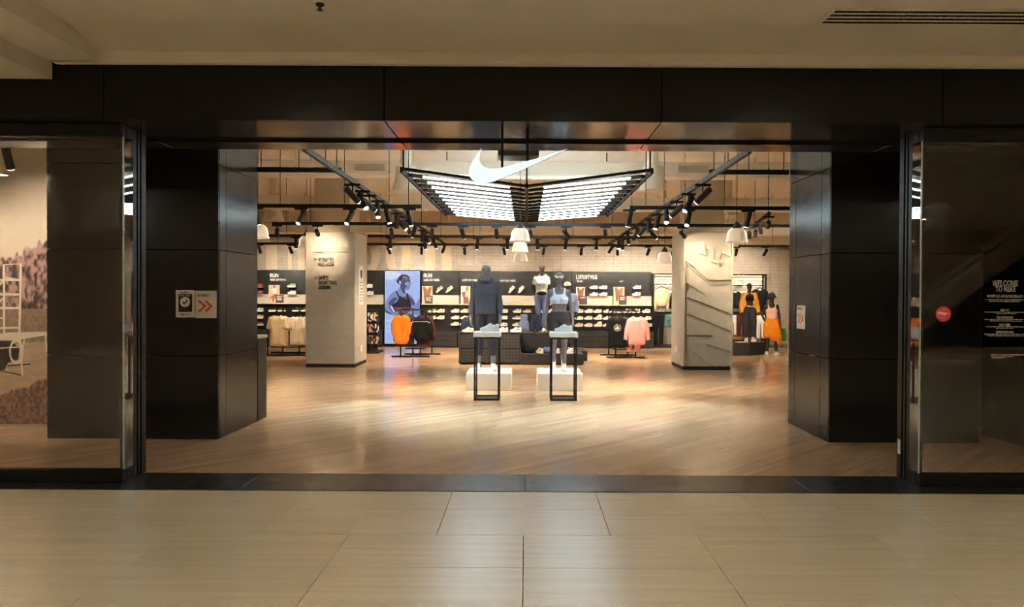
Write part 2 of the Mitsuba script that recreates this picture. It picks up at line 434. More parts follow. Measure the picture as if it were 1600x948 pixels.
# ------------------------------------------------------------------ columns
def chamfer_column(x0, x1, y0, y1, h, label, ch_left, ch_right):
    k = thing('column', label, 'column')
    obj('body', bev(x0, x1, y0, y1, 0.08, h, 0.008), 'mat_column_paint', k)
    obj('base_strip', bev(x0 + 0.01, x1 - 0.01, y0 + 0.01, y1 - 0.01, 0.0, 0.08, 0.004), 'mat_fixture_dark', k)
    obj('core', bx(x0 + 0.15, x1 - 0.15, y0 + 0.15, y1 - 0.15, h - 0.01, DECK + 0.01), 'mat_plaster', k)
    return k
CY = 16.45
c1 = chamfer_column(-4.93, -3.83, CY, CY + 1.25, 3.03, 'square cream column with black directory lettering', 0, 1)
obj('groove', bx(*(float(at(p, 395, CY)[0]) for p in (488, 545)), CY - 0.004, CY + 0.01, 2.568, 2.582), 'mat_fixture_mid', c1)
def col_text(s, px0, px1, py0, py1):
    a, b = at(px0, py1, CY), at(px1, py0, CY)
    m = text(s, (b[2] - a[2]), 0.012, True, b[0] - a[0])
    return upright(m, a[0], CY - 0.001, a[2])
obj('lettering', cat([col_text(*q) for q in (('>', 491, 495.5, 402, 407.5), ("WOMEN'S", 498, 521.5, 402.5, 408.5), ('NIKE KIDS', 498, 522, 410, 415.5), ('<', 491.5, 495, 431, 436),
     ("MEN'S", 498, 513, 430.5, 436.5), ('BASKETBALL', 498, 527, 438.5, 444), ('JORDAN', 498, 516, 446, 451.5))]), 'mat_letter_black', c1)
# notice and socket on its flank towards the aisle
nx = -3.83
tag(obj('notice', bx(nx - 0.002, nx + 0.004, CY + 0.42, CY + 0.83, 1.40, 2.30), 'mat_paper', c1), 'tall white printed notice')
obj('notice_print', cat(bx(nx, nx + 0.006, CY + 0.55, CY + 0.70, 2.02, 2.2), [bx(nx, nx + 0.006, CY + 0.48, CY + 0.77, 1.9 - i * 0.07, 1.915 - i * 0.07) for i in range(7)]), 'mat_fixture_mid', c1)
tag(obj('socket', bev(nx - 0.005, nx + 0.012, CY + 0.55, CY + 0.75, 0.32, 0.45, 0.004), 'mat_white', c1), 'white double socket')
c2 = chamfer_column(3.47, 4.55, CY - 0.15, CY + 1.1, 3.06, 'square cream column with angular carved relief', 1, 0)
# the relief: angular plates standing proud of the front face, lower edges as in the carving
RY = CY - 0.15
def relief(pts, proud):
    pg = Polygon([(float(at(a, b, RY)[0]), float(at(a, b, RY)[2])) for a, b in pts]).buffer(0).intersection(sbox(3.49, 0.1, 4.53, 3.04))
    if pg.is_empty:
        return None
    m = extrude(pg, proud + 0.002)
    return upright(m, 0, RY + 0.002, 0)
def z3(x, y):                                # positions measured on an enlargement, 4.125 x
    return 1040 + x / 4.125, 360 + y / 4.125
RELIEF = [
    ([(128, 20), (420, 20), (420, 160), (356, 132), (344, 195), (300, 192), (290, 110), (240, 96), (250, 160), (205, 148), (205, 85), (250, 95), (245, 70), (128, 60)], 0.03),
    ([(205, 85), (252, 100), (250, 160), (205, 146)], 0.10),
    ([(255, 98), (300, 112), (302, 188), (350, 196), (330, 215), (285, 200), (283, 125), (255, 118)], 0.09),
    ([(356, 130), (420, 158), (420, 300), (412, 300), (412, 170), (356, 146)], 0.09),
    ([(128, 196), (420, 306), (420, 318), (270, 322)], 0.11),
    ([(128, 196), (270, 322), (420, 318), (420, 345), (285, 350), (128, 215)], 0.05),
    ([(128, 285), (262, 385), (420, 395), (420, 510), (420, 525), (128, 410), (128, 390), (252, 412), (128, 335)], 0.07),
    ([(290, 402), (420, 396), (420, 440)], 0.02),
    ([(128, 408), (420, 522), (420, 540), (128, 425)], 0.11),
    ([(128, 430), (420, 545), (420, 630), (128, 515)], 0.05),
    ([(128, 512), (420, 630), (420, 650), (128, 530)], 0.10),
    ([(128, 535), (420, 655), (420, 730), (250, 730), (420, 790), (420, 800), (220, 720), (300, 678), (128, 625)], 0.05),
    ([(128, 622), (300, 675), (128, 672)], 0.08),
    ([(250, 726), (420, 730), (420, 782)], 0.075),
    ([(128, 680), (300, 682), (420, 800), (420, 870), (300, 870), (128, 740)], 0.03),
]
for pts, pr in RELIEF:
    m = relief([z3(*p) for p in pts], pr)
    if m is not None:
        obj('relief_plate', m, 'mat_column_paint', c2)
obj('edge_strip', cat(bx(3.47, 3.50, RY - 0.11, RY + 0.005, 0.09, 3.05), bx(4.52, 4.55, RY - 0.11, RY + 0.005, 0.09, 3.05)), 'mat_column_paint', c2)
tag(obj('socket', bev(3.458, 3.475, RY + 0.55, RY + 0.75, 0.36, 0.48, 0.004), 'mat_white', c2), 'white double socket')

# ------------------------------------------------------------------ shop windows: glass boxes either side of the opening
GY, POST0, POST1 = 6.36, 6.515, 6.73
def glass_front(name, label, xin, xout, s):
    """xin: x of the corner towards the opening, s: +1 when the box runs to the right."""
    k = thing('shop_window', label, 'shop window')
    lo, hi = min(xin, xout), max(xin, xout)
    zb, zt = 0.115, 2.985
    obj('sill', bev(lo - 0.0, hi, GY - 0.03, GY + 0.05, 0.004, zb, 0.006), 'mat_frame_black', k)
    obj('header', bev(lo, hi, GY - 0.03, GY + 0.05, zt, SOFFIT - 0.001, 0.006), 'mat_frame_black', k)
    g = obj('pane', bx(lo + 0.004, hi, GY, GY + 0.001, zb, zt)  if False else trimesh.Trimesh([(lo, GY, zb), (hi, GY, zb), (hi, GY, zt), (lo, GY, zt)], [(0, 1, 2), (0, 2, 3)]), 'mat_glass', k)
    yb = POST0
    # the return, at right angles, up to the shutter post
    obj('pane', trimesh.Trimesh([(xin, GY, zb), (xin, yb, zb), (xin, yb, zt), (xin, GY, zt)], [(0, 1, 2), (0, 2, 3)]), 'mat_glass', k)
    obj('return_sill', bx(min(xin, xin + s * 0.06), max(xin, xin + s * 0.06), GY + 0.051, yb - 0.001, 0.005, zb - 0.001), 'mat_frame_black', k)
    obj('return_header', bx(min(xin, xin + s * 0.06), max(xin, xin + s * 0.06), GY + 0.051, yb - 0.001, zt + 0.001, SOFFIT - 0.002), 'mat_frame_black', k)
    tag(obj('edge_strip', bx(xin - 0.005, xin + 0.005, GY - 0.006, GY + 0.006, zb, zt), 'mat_glass_edge', k), 'pale polished glass edge')
    return k
xin_l, xin_r = float(at(193, 470, GY)[0]), float(at(1438, 470, GY)[0])
win_a = glass_front('a', 'shop window pane in black frame before the sepia garden mural', xin_l, -9.5, -1)
win_b = glass_front('b', 'shop window pane in black frame with welcome lettering and round red sticker', xin_r, 9.5, 1)
def post(xin, s, label):
    k = thing('shutter_post', label, 'shutter post')
    def part(name, y0, y1, inset, m):
        a, c = xin + s * inset, xin + s * 0.12
        obj(name, bev(min(a, c), max(a, c), y0, y1, 0.005, SOFFIT - 0.002, 0.003), m, k)
    part('post', POST0, POST0 + 0.062, 0.0, 'mat_frame_black')
    part('channel', POST0 + 0.063, POST0 + 0.082, 0.010, 'mat_frame_grey')
    part('post', POST0 + 0.083, POST0 + 0.118, 0.0, 'mat_frame_black')
    part('channel', POST0 + 0.119, POST0 + 0.134, 0.012, 'mat_frame_grey')
    part('guide_rail', POST0 + 0.135, POST1, -0.004, 'mat_frame_black')
    return k
post_a = post(xin_l, -1, 'tall black shutter post beside the mural window')
post_b = post(xin_r, 1, 'tall black shutter post beside the welcome window, small white lock plate near its foot')
p = at(1411, 698, 6.66)
tag(obj('lock_plate', bev(xin_r - 0.012, xin_r - 0.0045, 6.655, 6.70, p[2] - 0.066, p[2] + 0.066, 0.002), 'mat_paper', post_b), 'small white lock plate')
# ================================================================== LAMPS AND TRACKS
rgbmat('tube_body', 235, 238, 240, 0.5)
def emitter(rgb, k, weight=1.0):
    return {'type': 'area', 'radiance': power(rgb, k), 'sampling_weight': float(weight)}

# the arrow-shaped light panel: dark slats with bright tubes between them
PZ = 3.30
pk = thing('light_panel', 'large arrow-shaped hanging panel of bright white light tubes', 'ceiling light')
def panel_y(k, x):
    return 11.25 + 0.49 * k - abs(x) * 0.80
for s in (-1, 1):
    for k in range(0, 12):
        xo = 1.66
        obj('slat', bar((s * 0.03, panel_y(k, 0.03), PZ), (s * xo, panel_y(k, xo), PZ + 0.028), 0.10 if k else 0.07, 0.035), 'mat_frame_black', pk)
        if k < 11:
            p0, p1 = (s * 0.27, panel_y(k + 0.5, 0.27), PZ - 0.012), (s * 1.45, panel_y(k + 0.5, 1.45), PZ - 0.012)
            tube = obj('light_tube', rod(p0, p1, 0.0165, 8), 'mat_tube_body', pk, emitter=emitter(COOL, 6.5, 1.2))
    obj('frame_bar', bar((s * 1.68, panel_y(0, 1.68) - 0.05, PZ + 0.01), (s * 1.68, panel_y(11, 1.68) + 0.05, PZ + 0.01), 0.035, 0.07), 'mat_frame_black', pk)
    obj('rod', rod((s * 1.66, panel_y(0, 1.66), PZ), (s * 1.66, panel_y(0, 1.66), DECK), 0.012, 8), 'mat_track_black', pk)
    obj('rod', rod((s * 1.66, panel_y(11, 1.66), PZ), (s * 1.66, panel_y(11, 1.66), DECK), 0.012, 8), 'mat_track_black', pk)
obj('spine', bar((0, panel_y(0, 0) - 0.03, PZ + 0.01), (0, panel_y(11, 0) + 0.04, PZ + 0.01), 0.05, 0.07), 'mat_frame_black', pk)
obj('rod', rod((0, panel_y(0, 0), PZ), (0, panel_y(0, 0), DECK), 0.014, 8), 'mat_frame_grey', pk)
obj('rod', rod((0, panel_y(11, 0), PZ), (0, panel_y(11, 0), DECK), 0.014, 8), 'mat_frame_grey', pk)

# a slim line lamp behind the soffit and the dark ceiling box beside it
p0, p1 = at(838, 233, 8.6), at(968, 233.5, 8.6)
lk = thing('line_lamp', 'slim white line lamp right behind the entrance soffit', 'ceiling light')
obj('diffuser', bx(p0[0], p1[0], 8.58, 8.64, p0[2] - 0.004, p0[2] + 0.03), 'mat_tube_body', lk, emitter=emitter(COOL, 0.8, 0.3))
obj('housing', bx(p0[0] - 0.02, p1[0] + 0.02, 8.56, 8.66, p0[2] + 0.031, p0[2] + 0.10), 'mat_white', lk)
for x in (p0[0] + 0.1, p1[0] - 0.1):
    obj('hanger', rod((x, 8.61, p0[2] + 0.09), (x, 8.61, DECK), 0.006, 6), 'mat_steel', lk)
a, b = at(778, 243, 10.2), at(842, 236, 10.2)
uk = thing('ceiling_unit', 'dark ceiling unit hanging behind the illuminated emblem', 'ceiling unit')
obj('body', bev(a[0], b[0], 10.2, 10.6, a[2], b[2] + 0.02, 0.01), 'mat_fixture_mid', uk)
for x in (a[0] + 0.06, b[0] - 0.06):
    obj('hanger', rod((x, 10.4, b[2]), (x, 10.4, DECK), 0.01, 6), 'mat_steel', uk)

# the illuminated emblem hung on two poles
EY = 6.42
ex0, ez0 = at(732.5, 286, EY)[0], at(733, 286, EY)[2]
ew = at(886, 260, EY)[0] - ex0
ek = thing('emblem_sign', 'glowing white tick-shaped emblem hung in the entrance opening', 'sign')
em = extrude(EMBLEM, 0.05 / ew)
em.apply_scale(ew)
obj('face', upright(extrude(affinity.scale(EMBLEM, ew, ew, origin=(0, 0)), 0.012), ex0, EY - 0.012 + 0.012, ez0), 'mat_tube_body', ek, emitter=emitter((0.70, 0.92, 1.0), 0.38, 2.0))
obj('return', upright(extrude(affinity.scale(EMBLEM, ew, ew, origin=(0, 0)).buffer(-0.004), 0.05), ex0, EY + 0.0505, ez0), 'mat_frame_grey', ek)
for px, py in ((784.5, 262), (824, 262)):
    q = at(px, py, EY + 0.03)
    obj('pole', rod((q[0], EY + 0.03, q[2]), (q[0], EY + 0.03, SOFFIT - 0.0005), 0.011, 10), 'mat_frame_black', ek)

# pendant lamps with ribbed bell shades
scene['mat_shade'] = {'type': 'twosided', 'bsdf': {'type': 'principled', 'base_color': {'type': 'rgb', 'value': [0.8, 0.76, 0.68]}, 'roughness': 0.3}}
def bell(r, h):
    prof = [(0.30 * r, h), (0.55 * r, 0.96 * h), (0.78 * r, 0.80 * h), (0.88 * r, 0.52 * h), (0.95 * r, 0.14 * h), (1.02 * r, 0.0), (1.0 * r, -0.02 * h), (0.92 * r, 0.10 * h), (0.85 * r, 0.5 * h), (0.74 * r, 0.76 * h), (0.5 * r, 0.92 * h), (0.27 * r, 0.955 * h), (0.30 * r, h)]
    m = lathe(prof, 72)
    v = m.vertices.copy()
    ang = np.arctan2(v[:, 1], v[:, 0])
    k = 1 + 0.018 * np.cos(36 * ang)
    v[:, 0] *= k
    v[:, 1] *= k
    m.vertices = v
    return m
def pendant(px, py, y, label):
    """px, py: the middle of the shade's lower rim."""
    p = at(px, py, y)
    k = thing('pendant_lamp', label, 'pendant lamp', 'bell-shaped pendant lamps')
    r, h = 0.185, 0.24
    obj('shade', moved(bell(r, h), *p), 'mat_shade', k, smooth=40, emitter=emitter((1.0, 0.87, 0.74), 0.8, 0.6))
    obj('bulb', moved(trimesh.creation.icosphere(2, 0.05), p[0], p[1], p[2] + 0.12), 'mat_tube_body', k, smooth=True)
    obj('cap', moved(lathe([(0.0, 0.0), (0.07, 0.0), (0.066, 0.06), (0.045, 0.10), (0.02, 0.13), (0.0, 0.13)], 20), p[0], p[1], p[2] + h - 0.015), 'mat_fixture_mid', k, smooth=35)
    obj('cord', rod((p[0], p[1], p[2] + h + 0.1), (p[0], p[1], DECK), 0.006, 6), 'mat_track_black', k)
    return p
PEND = [(403, 372, 12.9, 'bell-shaped ribbed pendant lamp cut off by the notice pier'), (812.5, 376.5, 13.8, 'bell-shaped ribbed pendant lamp lowest of the central row, nearest the entrance'),
        (812.5, 393.5, 16.86, 'bell-shaped ribbed pendant lamp second of the three in the central row'), (813.5, 408, 19.4, 'bell-shaped ribbed pendant lamp last of the central row, closest to the back wall'),
        (1151, 378, 12.9, 'large bell-shaped ribbed pendant lamp in front of the relief column'), (1038.5, 409, 17.9, 'bell-shaped ribbed pendant lamp between the white shelving bay and relief column'),
        (479, 384, 17.9, 'bell-shaped ribbed pendant lamp half hidden by the sign column')]
for q in PEND:
    pendant(*q)

# tracks and their spotlights
TZ = 3.17
tracks = []
def track(p0, p1, label, rods=5):
    k = thing('lighting_track', label, 'lighting track', 'black lighting tracks')
    obj('rail', bar(p0, p1, 0.045, 0.06), 'mat_track_black', k)
    p0, p1 = np.array(p0), np.array(p1)
    for t in np.linspace(0.06, 0.94, rods):
        q = p0 + (p1 - p0) * t
        obj('rod', rod(q + [0, 0, 0.025], (q[0], q[1], DECK), 0.006, 6), 'mat_track_black', k)
    return k
LX = 2.34
track((-LX, 7.75, TZ), (-2.45, 21.9, TZ), 'black lighting track running deep into the shop on the sign column side', 4)
track((LX, 7.75, TZ), (2.45, 21.9, TZ), 'black lighting track running deep into the shop on the relief column side', 4)
CROSS = [(12.3, [(-5.4, -1.75), (1.72, 6.2)], TZ), (15.35, [(-5.3, 8.0)], TZ), (18.6, [(-8.0, -5.0), (-4.0, 4.0)], TZ), (21.5, [(-9.0, -6.3), (-4.8, 4.4), (6.2, 9.0)], TZ)]
NAMES = {12.3: 'under the light panel front', 15.35: 'under the middle of the shop', 18.6: 'behind the pendant row', 21.5: 'close to the back wall'}
for y, spans, z in CROSS:
    for i, (a, b) in enumerate(spans):
        side = ' on the sign column side' if (a + b) / 2 < -1 else ' on the relief column side' if (a + b) / 2 > 1 else ' over the centre aisle'
        track((a, y, z - 0.061), (b, y, z - 0.061), 'black crosswise lighting track ' + NAMES[y] + side, 4)
for s, (pa, pb) in ((-1, (400, 534)), (1, (1108, 1232))):
    z = float(at(800, 267, 9.6)[2])
    track((at(pa, 267, 9.6)[0], 9.6, z), (at(pb, 267, 9.6)[0], 9.6, z), 'short black crosswise track nearest the entrance, ' + ('notice pier side' if s < 0 else 'chevron pier side'), 3)
track((float(at(1178, 371, 16)[0]), 16.0, TZ), (float(at(1232, 356, 12.6)[0]), 13.6, TZ), 'short slanting lighting track beyond the relief column', 2)

proto('head_barrel', cat(rod((0, 0, -0.02), (0, 0, 0.23), 0.042, 14), rod((0, 0, 0.23), (0, 0, 0.245), 0.036, 14)), smooth=35)
proto('head_bracket', cat(rod((0, 0, 0), (0, 0, -0.13), 0.010, 8), bev(-0.11, 0.11, -0.02, 0.02, 0, 0.035, 0.006)))
proto('head_lens', moved(trimesh.creation.cylinder(0.036, 0.006, sections=14), 0, 0, -0.0235))
rgbmat('lens_off', 190, 180, 160, 0.3)
heads = 0
LIT = []
def track_head(x, y, z, target, label, lit, k=6.0, rgb=WARM, group='track spotlights', cutoff=34, beam=12):
    """A spotlight hanging under the rail at (x, y, z), turned towards target."""
    key = thing('track_spotlight', label, 'spotlight', group)
    base = np.array([x, y, z - 0.065])
    obj('bracket', 'head_bracket', 'mat_lamp_black', key, to_world=T().translate([x, y, z - 0.065]))
    piv = base + [0, 0, -0.13]
    d = np.array(target, float) - piv
    d /= np.linalg.norm(d)
    # the barrel's own -z axis points at the target; the pivot sits in the middle of the barrel
    zax = -d
    xax = np.cross([0.0, 1.0, 0.05], zax)
    xax /= np.linalg.norm(xax)
    M = np.eye(4)
    M[:3, 0], M[:3, 1], M[:3, 2], M[:3, 3] = xax, np.cross(zax, xax), zax, piv + d * 0.10
    W = T(M.tolist())
    obj('barrel', 'head_barrel', 'mat_lamp_black', key, to_world=W)
    k2 = obj('lens', 'head_lens', 'mat_lens_off', key, to_world=W)
    if lit:
        scene[k2]['emitter'] = emitter((1.0, 0.86, 0.66), 9.0, 0.02)
        spot_light('beam_%03d' % len(LIT), piv + d * 0.15, target, k * 2.2, rgb, cutoff, beam, 1.0)
        LIT.append(key)

ORD = ['first', 'second', 'third', 'fourth', 'fifth', 'sixth', 'seventh', 'eighth', 'ninth', 'tenth', 'eleventh', 'twelfth', 'thirteenth', 'fourteenth', 'fifteenth']
row_a = [552.6, 568.8, 579.5, 593, 609, 623, 632, 641, 650.7, 664, 671, 684, 698]
row_b = [1094.8, 1072, 1053, 1037, 1022, 1009, 998.6, 988, 976, 961, 948.5, 935]
for i, px in enumerate(row_a):
    y = LX * 1150 / (822 - px)
    tx, ty = [(-0.9, y - 1.2), (-1.6, y - 0.4), (-1.2, y + 1.2)][i % 3] if i < 5 else [(-3.4, y + 1.8), (-2.6, y + 1.0), (-0.6, y - 0.6), (-1.4, y + 2)][i % 4]
    lit = i in (0, 1, 2, 3, 4, 6, 8, 10, 11)
    aim = {0: (-0.72, 11.55, 1.05), 1: (-0.6, 9.4, 0.0), 2: (-0.74, 13.0, 1.45), 3: (-2.0, 10.4, 0.0)}.get(i, (tx, ty, 0.3 if i % 3 else 1.0))
    track_head(-LX - 0.0075 * (y - 7.75), y, TZ, aim, f'black track spotlight, {ORD[i]} from the entrance, long track on the sign column side', lit, 1.9 if i in (0, 2) else 8.0 if i in (1, 3) else 4.6, COOL if i < 4 else WARM, cutoff=25 if i in (1, 3) else 34)
for i, px in enumerate(row_b):
    y = LX * 1150 / (px - 822)
    tx, ty = [(0.9, y - 1.2), (1.6, y - 0.4), (1.2, y + 1.2)][i % 3] if i < 5 else [(3.0, y + 1.8), (2.2, y - 0.8), (0.8, y + 1.2), (1.3, y + 2)][i % 4]
    lit = i in (0, 1, 2, 3, 4, 6, 8, 9)
    aim = {0: (0.58, 11.55, 1.05), 1: (0.6, 9.8, 0.0), 2: (0.58, 13.0, 1.35), 3: (2.0, 10.4, 0.0)}.get(i, (tx, ty, 0.3 if i % 3 else 1.0))
    track_head(LX + 0.0075 * (y - 7.75), y, TZ, aim, f'black track spotlight, {ORD[i]} from the entrance, long track on the relief column side', lit, 1.9 if i in (0, 2) else 8.0 if i in (1, 3) else 4.6, COOL if i < 4 else WARM, cutoff=25 if i in (1, 3) else 34)
ROWS = [(12.3, [401, 470.6, 546, 640, 983, 1075, 1168.5]), (15.35, [433, 496, 612, 675, 723, 776, 829, 885, 946, 1020, 1067, 1171]),
        (18.6, [462.6, 610, 664, 746, 793, 840, 884, 932, 973]), (21.5, [406, 454.5, 608, 659, 726, 788, 849.5, 908.6, 965, 1013, 1051.6, 1150.7, 1196])]
for y, pxs in ROWS:
    for i, px in enumerate(pxs):
        x = float(at(px, 350, y)[0])
        z = TZ - 0.061
        if y == 12.3:
            tgt = (x - 1.0, y - 1.6, 0.0) if px in (470.6, 546, 1075) else (x + 0.5 * (1 if px < 822 else -1), y + 0.9, 0.0)
            lit, kk = True, 4.6
        elif y == 15.35:
            tgt = {496: (-4.5, CY - 0.02, 2.62), 1067: (3.85, RY, 2.5), 1020: (4.15, RY, 1.6), 433: (-6.3, 19.0, 0.75), 612: (-3.1, 18.8, 0.8), 675: (-2.6, 18.9, 0.8), 946: (2.3, 18.9, 0.8), 885: (2.8, 18.8, 0.8), 1171: (6.25, 20.7, 1.2), 776: (-0.5, 17.4, 0.7), 829: (0.4, 18.9, 1.9), 723: (-0.7, 17.4, 0.7)}.get(px, (x + 0.4 * ((i % 3) - 1), y + 1.0, 0.0))
            lit, kk = True, {496: 1.7, 1067: 1.5, 1020: 1.2, 829: 1.5, 433: 2.6, 1171: 2.6}.get(px, 4.0)
        elif y == 18.6:
            tgt = (x + 0.3 * ((i % 3) - 1), y + 1.1, 0.3)
            lit, kk = True, 3.6
        else:
            tgt = (x + 0.25 * ((i % 3) - 1), BACK - 0.1, 1.6)
            lit, kk = True, 1.9
            if px in (454.5, 659, 849.5, 1013):
                lit = px in (454.5, 659, 1013)
        track_head(x, y, z, tgt, f'track spotlight, {ORD[i]} from the notice pier, cross track ' + NAMES[y], lit, kk, WARM if 15 < y < 21 else NEUTRAL, cutoff=58 if y > 21 else 34, beam=28 if y > 21 else 12)
q = at(1208, 368, 14.6)
for i, (px, py, y) in enumerate(((1187, 370, 15.7), (1200, 366, 14.9), (1226, 358, 13.75))):
    z = TZ
    t = (16.0 - y) / (16.0 - 13.6)
    x = float(at(1178, 371, 16)[0]) * (1 - t) + float(at(1232, 356, 12.6)[0]) * t
    track_head(x, y, z, [(6.2, 20.8, 1.3), (6.9, 20.4, 0.9), (6.3, 20.8, 0.8)][i], f'black track spotlight, {ORD[i]} from the relief column on the short slanting track', True, 4.5)
# spotlight in the mural window, on its own short track
p = at(20, 219, 7.9)
dk = track((-10.0, 7.9, p[2]), (-5.45, 7.9, p[2]), 'black lighting track above the sepia garden mural', 4)
track_head(float(p[0]) - 0.05, 7.9, p[2], (-5.9, 9.0, 1.6), 'black track spotlight pointing at the sepia garden mural', True, 1.1, NEUTRAL, cutoff=60, beam=30)
track_head(-6.9, 7.9, p[2], (-7.2, 9.0, 1.5), 'black track spotlight further along the mural track', True, 1.1, NEUTRAL, cutoff=60, beam=30)

# mall downlights above and behind the viewer, sprinkler and slot diffuser in the mall ceiling
rgbmat('downlight_glass', 230, 225, 215, 0.3)
n = 0
for x, y in ((-3.0, 1.7), (0.6, 1.0), (3.4, 1.7), (-3.0, -1.0), (3.4, -1.0), (-8.0, 1.5), (8.0, 1.5), (0.4, -4.5), (-8, -5), (8, -5), (-3.0, -8.0), (3.4, -8.0), (-11, -8), (10.6, -7.0)):
    z = TR if x > -3.5 else 3.43
    k = thing('downlight', 'round recessed mall ceiling downlight behind the viewer', 'ceiling light', 'mall downlights')
    obj('ring', moved(lathe([(0.085, 0.0), (0.11, -0.008), (0.115, 0.0), (0.085, 0.0)], 24), x, y, z - 0.0005), 'mat_white', k)
    d = trimesh.creation.cylinder(0.084, 0.006, sections=24)
    obj('lens', moved(d, x, y, z - 0.004), 'mat_downlight_glass', k, emitter=emitter((1.0, 0.88, 0.70), 172.0, 1.0))
pxy = at(500, 12, 5.3)
sp = thing('sprinkler', 'small dark sprinkler head under the mall ceiling', 'sprinkler')
obj('rose', moved(trimesh.creation.cylinder(0.03, 0.012, sections=16), pxy[0], pxy[1], TR - 0.006), 'mat_fixture_dark', sp)
obj('stem', rod((pxy[0], pxy[1], TR - 0.045), (pxy[0], pxy[1], TR - 0.005), 0.009, 8), 'mat_fixture_dark', sp)
obj('deflector', moved(trimesh.creation.cylinder(0.022, 0.004, sections=12), pxy[0], pxy[1], TR - 0.045), 'mat_fixture_dark', sp)
sd = thing('slot_diffuser', 'long slotted air diffuser in the mall ceiling', 'air diffuser')
xa, ya, yb = 2.22, 5.345, 5.62
obj('frame', bx(xa - 0.03, 6.0, ya - 0.02, yb + 0.02, TR - 0.010, TR), 'mat_ceiling_mall', sd)
for i in range(4):
    w = (yb - ya) / 4
    obj('slot', bx(xa + 0.01, 5.9, ya + i * w + 0.012, ya + (i + 1) * w - 0.022, TR - 0.0115, TR - 0.0095), 'mat_joint', sd)
# ================================================================== SHOES
def lofted(stations, ring=14):
    """stations: (x, half width, z low, z high, fullness): closed tube of half-round sections along x."""
    rows = []
    for x, w, z0, z1, e in stations:
        ph = np.linspace(0, math.pi, ring)
        yy = w * np.sign(np.cos(ph)) * np.abs(np.cos(ph)) ** e
        zz = z0 + (z1 - z0) * np.abs(np.sin(ph)) ** e
        rows.append(np.stack([np.full(ring, x), yy, zz], 1))
    v = np.concatenate(rows)
    f = []
    n = len(stations)
    for i in range(n - 1):
        for j in range(ring):
            a, b = i * ring + j, i * ring + (j + 1) % ring
            f += [(a, b + ring, b), (a, a + ring, b + ring)]
    for i, flip in ((0, 0), (n - 1, 1)):
        c = len(v)
        v = np.vstack([v, rows[i].mean(0)])
        for j in range(ring):
            a, b = i * ring + j, i * ring + (j + 1) % ring
            f.append((c, a, b) if not flip else (c, b, a))
    m = trimesh.Trimesh(v, f, process=False)
    trimesh.repair.fix_normals(m)
    return m

WID = [(0.0, 0.012), (0.012, 0.028), (0.04, 0.040), (0.085, 0.047), (0.13, 0.044), (0.18, 0.037), (0.23, 0.036), (0.265, 0.030), (0.28, 0.012)]
def sole_poly(k, x0=0.0, x1=0.0):
    L = 0.28
    xs = [w[0] for w in WID]
    up = [(x + (x0 if i == 0 else x1 if i == len(xs) - 1 else 0), w[1] * k) for i, (x, w) in enumerate(zip(xs, WID))]
    return curve(up + [(x, -y) for x, y in reversed(up)], 3)
def wid(x):
    return float(np.interp(x, [w[0] for w in WID], [w[1] for w in WID]))
TOPS = {
    'low': ([(0.0, 0.045), (0.02, 0.058), (0.06, 0.066), (0.10, 0.085), (0.135, 0.112), (0.155, 0.122), (0.175, 0.108), (0.21, 0.092), (0.245, 0.098), (0.27, 0.108), (0.28, 0.085)], 0.030),
    'runner': ([(0.0, 0.052), (0.02, 0.062), (0.06, 0.072), (0.10, 0.094), (0.135, 0.120), (0.155, 0.130), (0.175, 0.112), (0.21, 0.100), (0.245, 0.112), (0.27, 0.126), (0.28, 0.10)], 0.042),
    'high': ([(0.0, 0.045), (0.02, 0.058), (0.06, 0.068), (0.10, 0.092), (0.135, 0.128), (0.16, 0.160), (0.18, 0.172), (0.21, 0.165), (0.245, 0.163), (0.27, 0.165), (0.28, 0.14)], 0.030),
}
def make_shoe(kind):
    prof, st = TOPS[kind]
    xs = [p[0] for p in prof]
    xx = np.unique(np.concatenate([np.linspace(0.004, 0.276, 22), [0.155]]))
    stt = []
    for x in xx:
        h = float(np.interp(x, xs, [p[1] for p in prof]))
        w = max(0.006, wid(x) * (0.95 if x < 0.15 else 0.9))
        stt.append((x, w, st * 0.7, h, 0.72 if x < 0.13 else 0.62))
    upper = lofted(stt)
    sole = extrude(sole_poly(1.08), st)
    v = sole.vertices.copy()
    top = v[:, 2] > st * 0.5
    v[top, 2] += 0.012 * np.clip((v[top, 0] - 0.20) / 0.08, 0, 1) + (0.006 * np.clip((0.05 - v[top, 0]) / 0.05, 0, 1))
    low = ~top
    v[low, 2] += 0.014 * np.clip((0.05 - v[low, 0]) / 0.05, 0, 1) ** 1.5
    sole.vertices = v
    lining = lofted([(0.168, 0.012, 0.06, np.interp(0.168, xs, [p[1] for p in prof]) + 0.002, 0.7)] +
                    [(x, 0.022, 0.06, np.interp(x, xs, [p[1] for p in prof]) + 0.0025, 0.8) for x in (0.185, 0.21, 0.235)] + [(0.255, 0.012, 0.06, np.interp(0.255, xs, [p[1] for p in prof]) + 0.001, 0.7)], 10)
    laces = cat([bar((x, -0.017, np.interp(x, xs, [p[1] for p in prof]) - 0.004), (x, 0.017, np.interp(x, xs, [p[1] for p in prof]) - 0.004), 0.007, 0.012) for x in (0.09, 0.105, 0.12, 0.135)])
    e = affinity.scale(EMBLEM, -0.105, 0.105, origin=(0, 0))
    em = []
    for s in (-1, 1):
        q = extrude(e, 0.012)
        q = upright(q, 0.225, s * 0.031 + 0.006, 0.042 + (0.012 if kind != 'low' else 0))
        em.append(q)
    return upper, sole, lining, laces, cat(em)
SHOE = {}
for kind in TOPS:
    u, s, li, la, em = make_shoe(kind)
    SHOE[kind] = [proto(f'shoe_{kind}_{n}', m, sm) for n, m, sm in (('upper', u, 45), ('sole', s, 30), ('lining', li, 45), ('laces', la, False), ('emblem', em, False))]
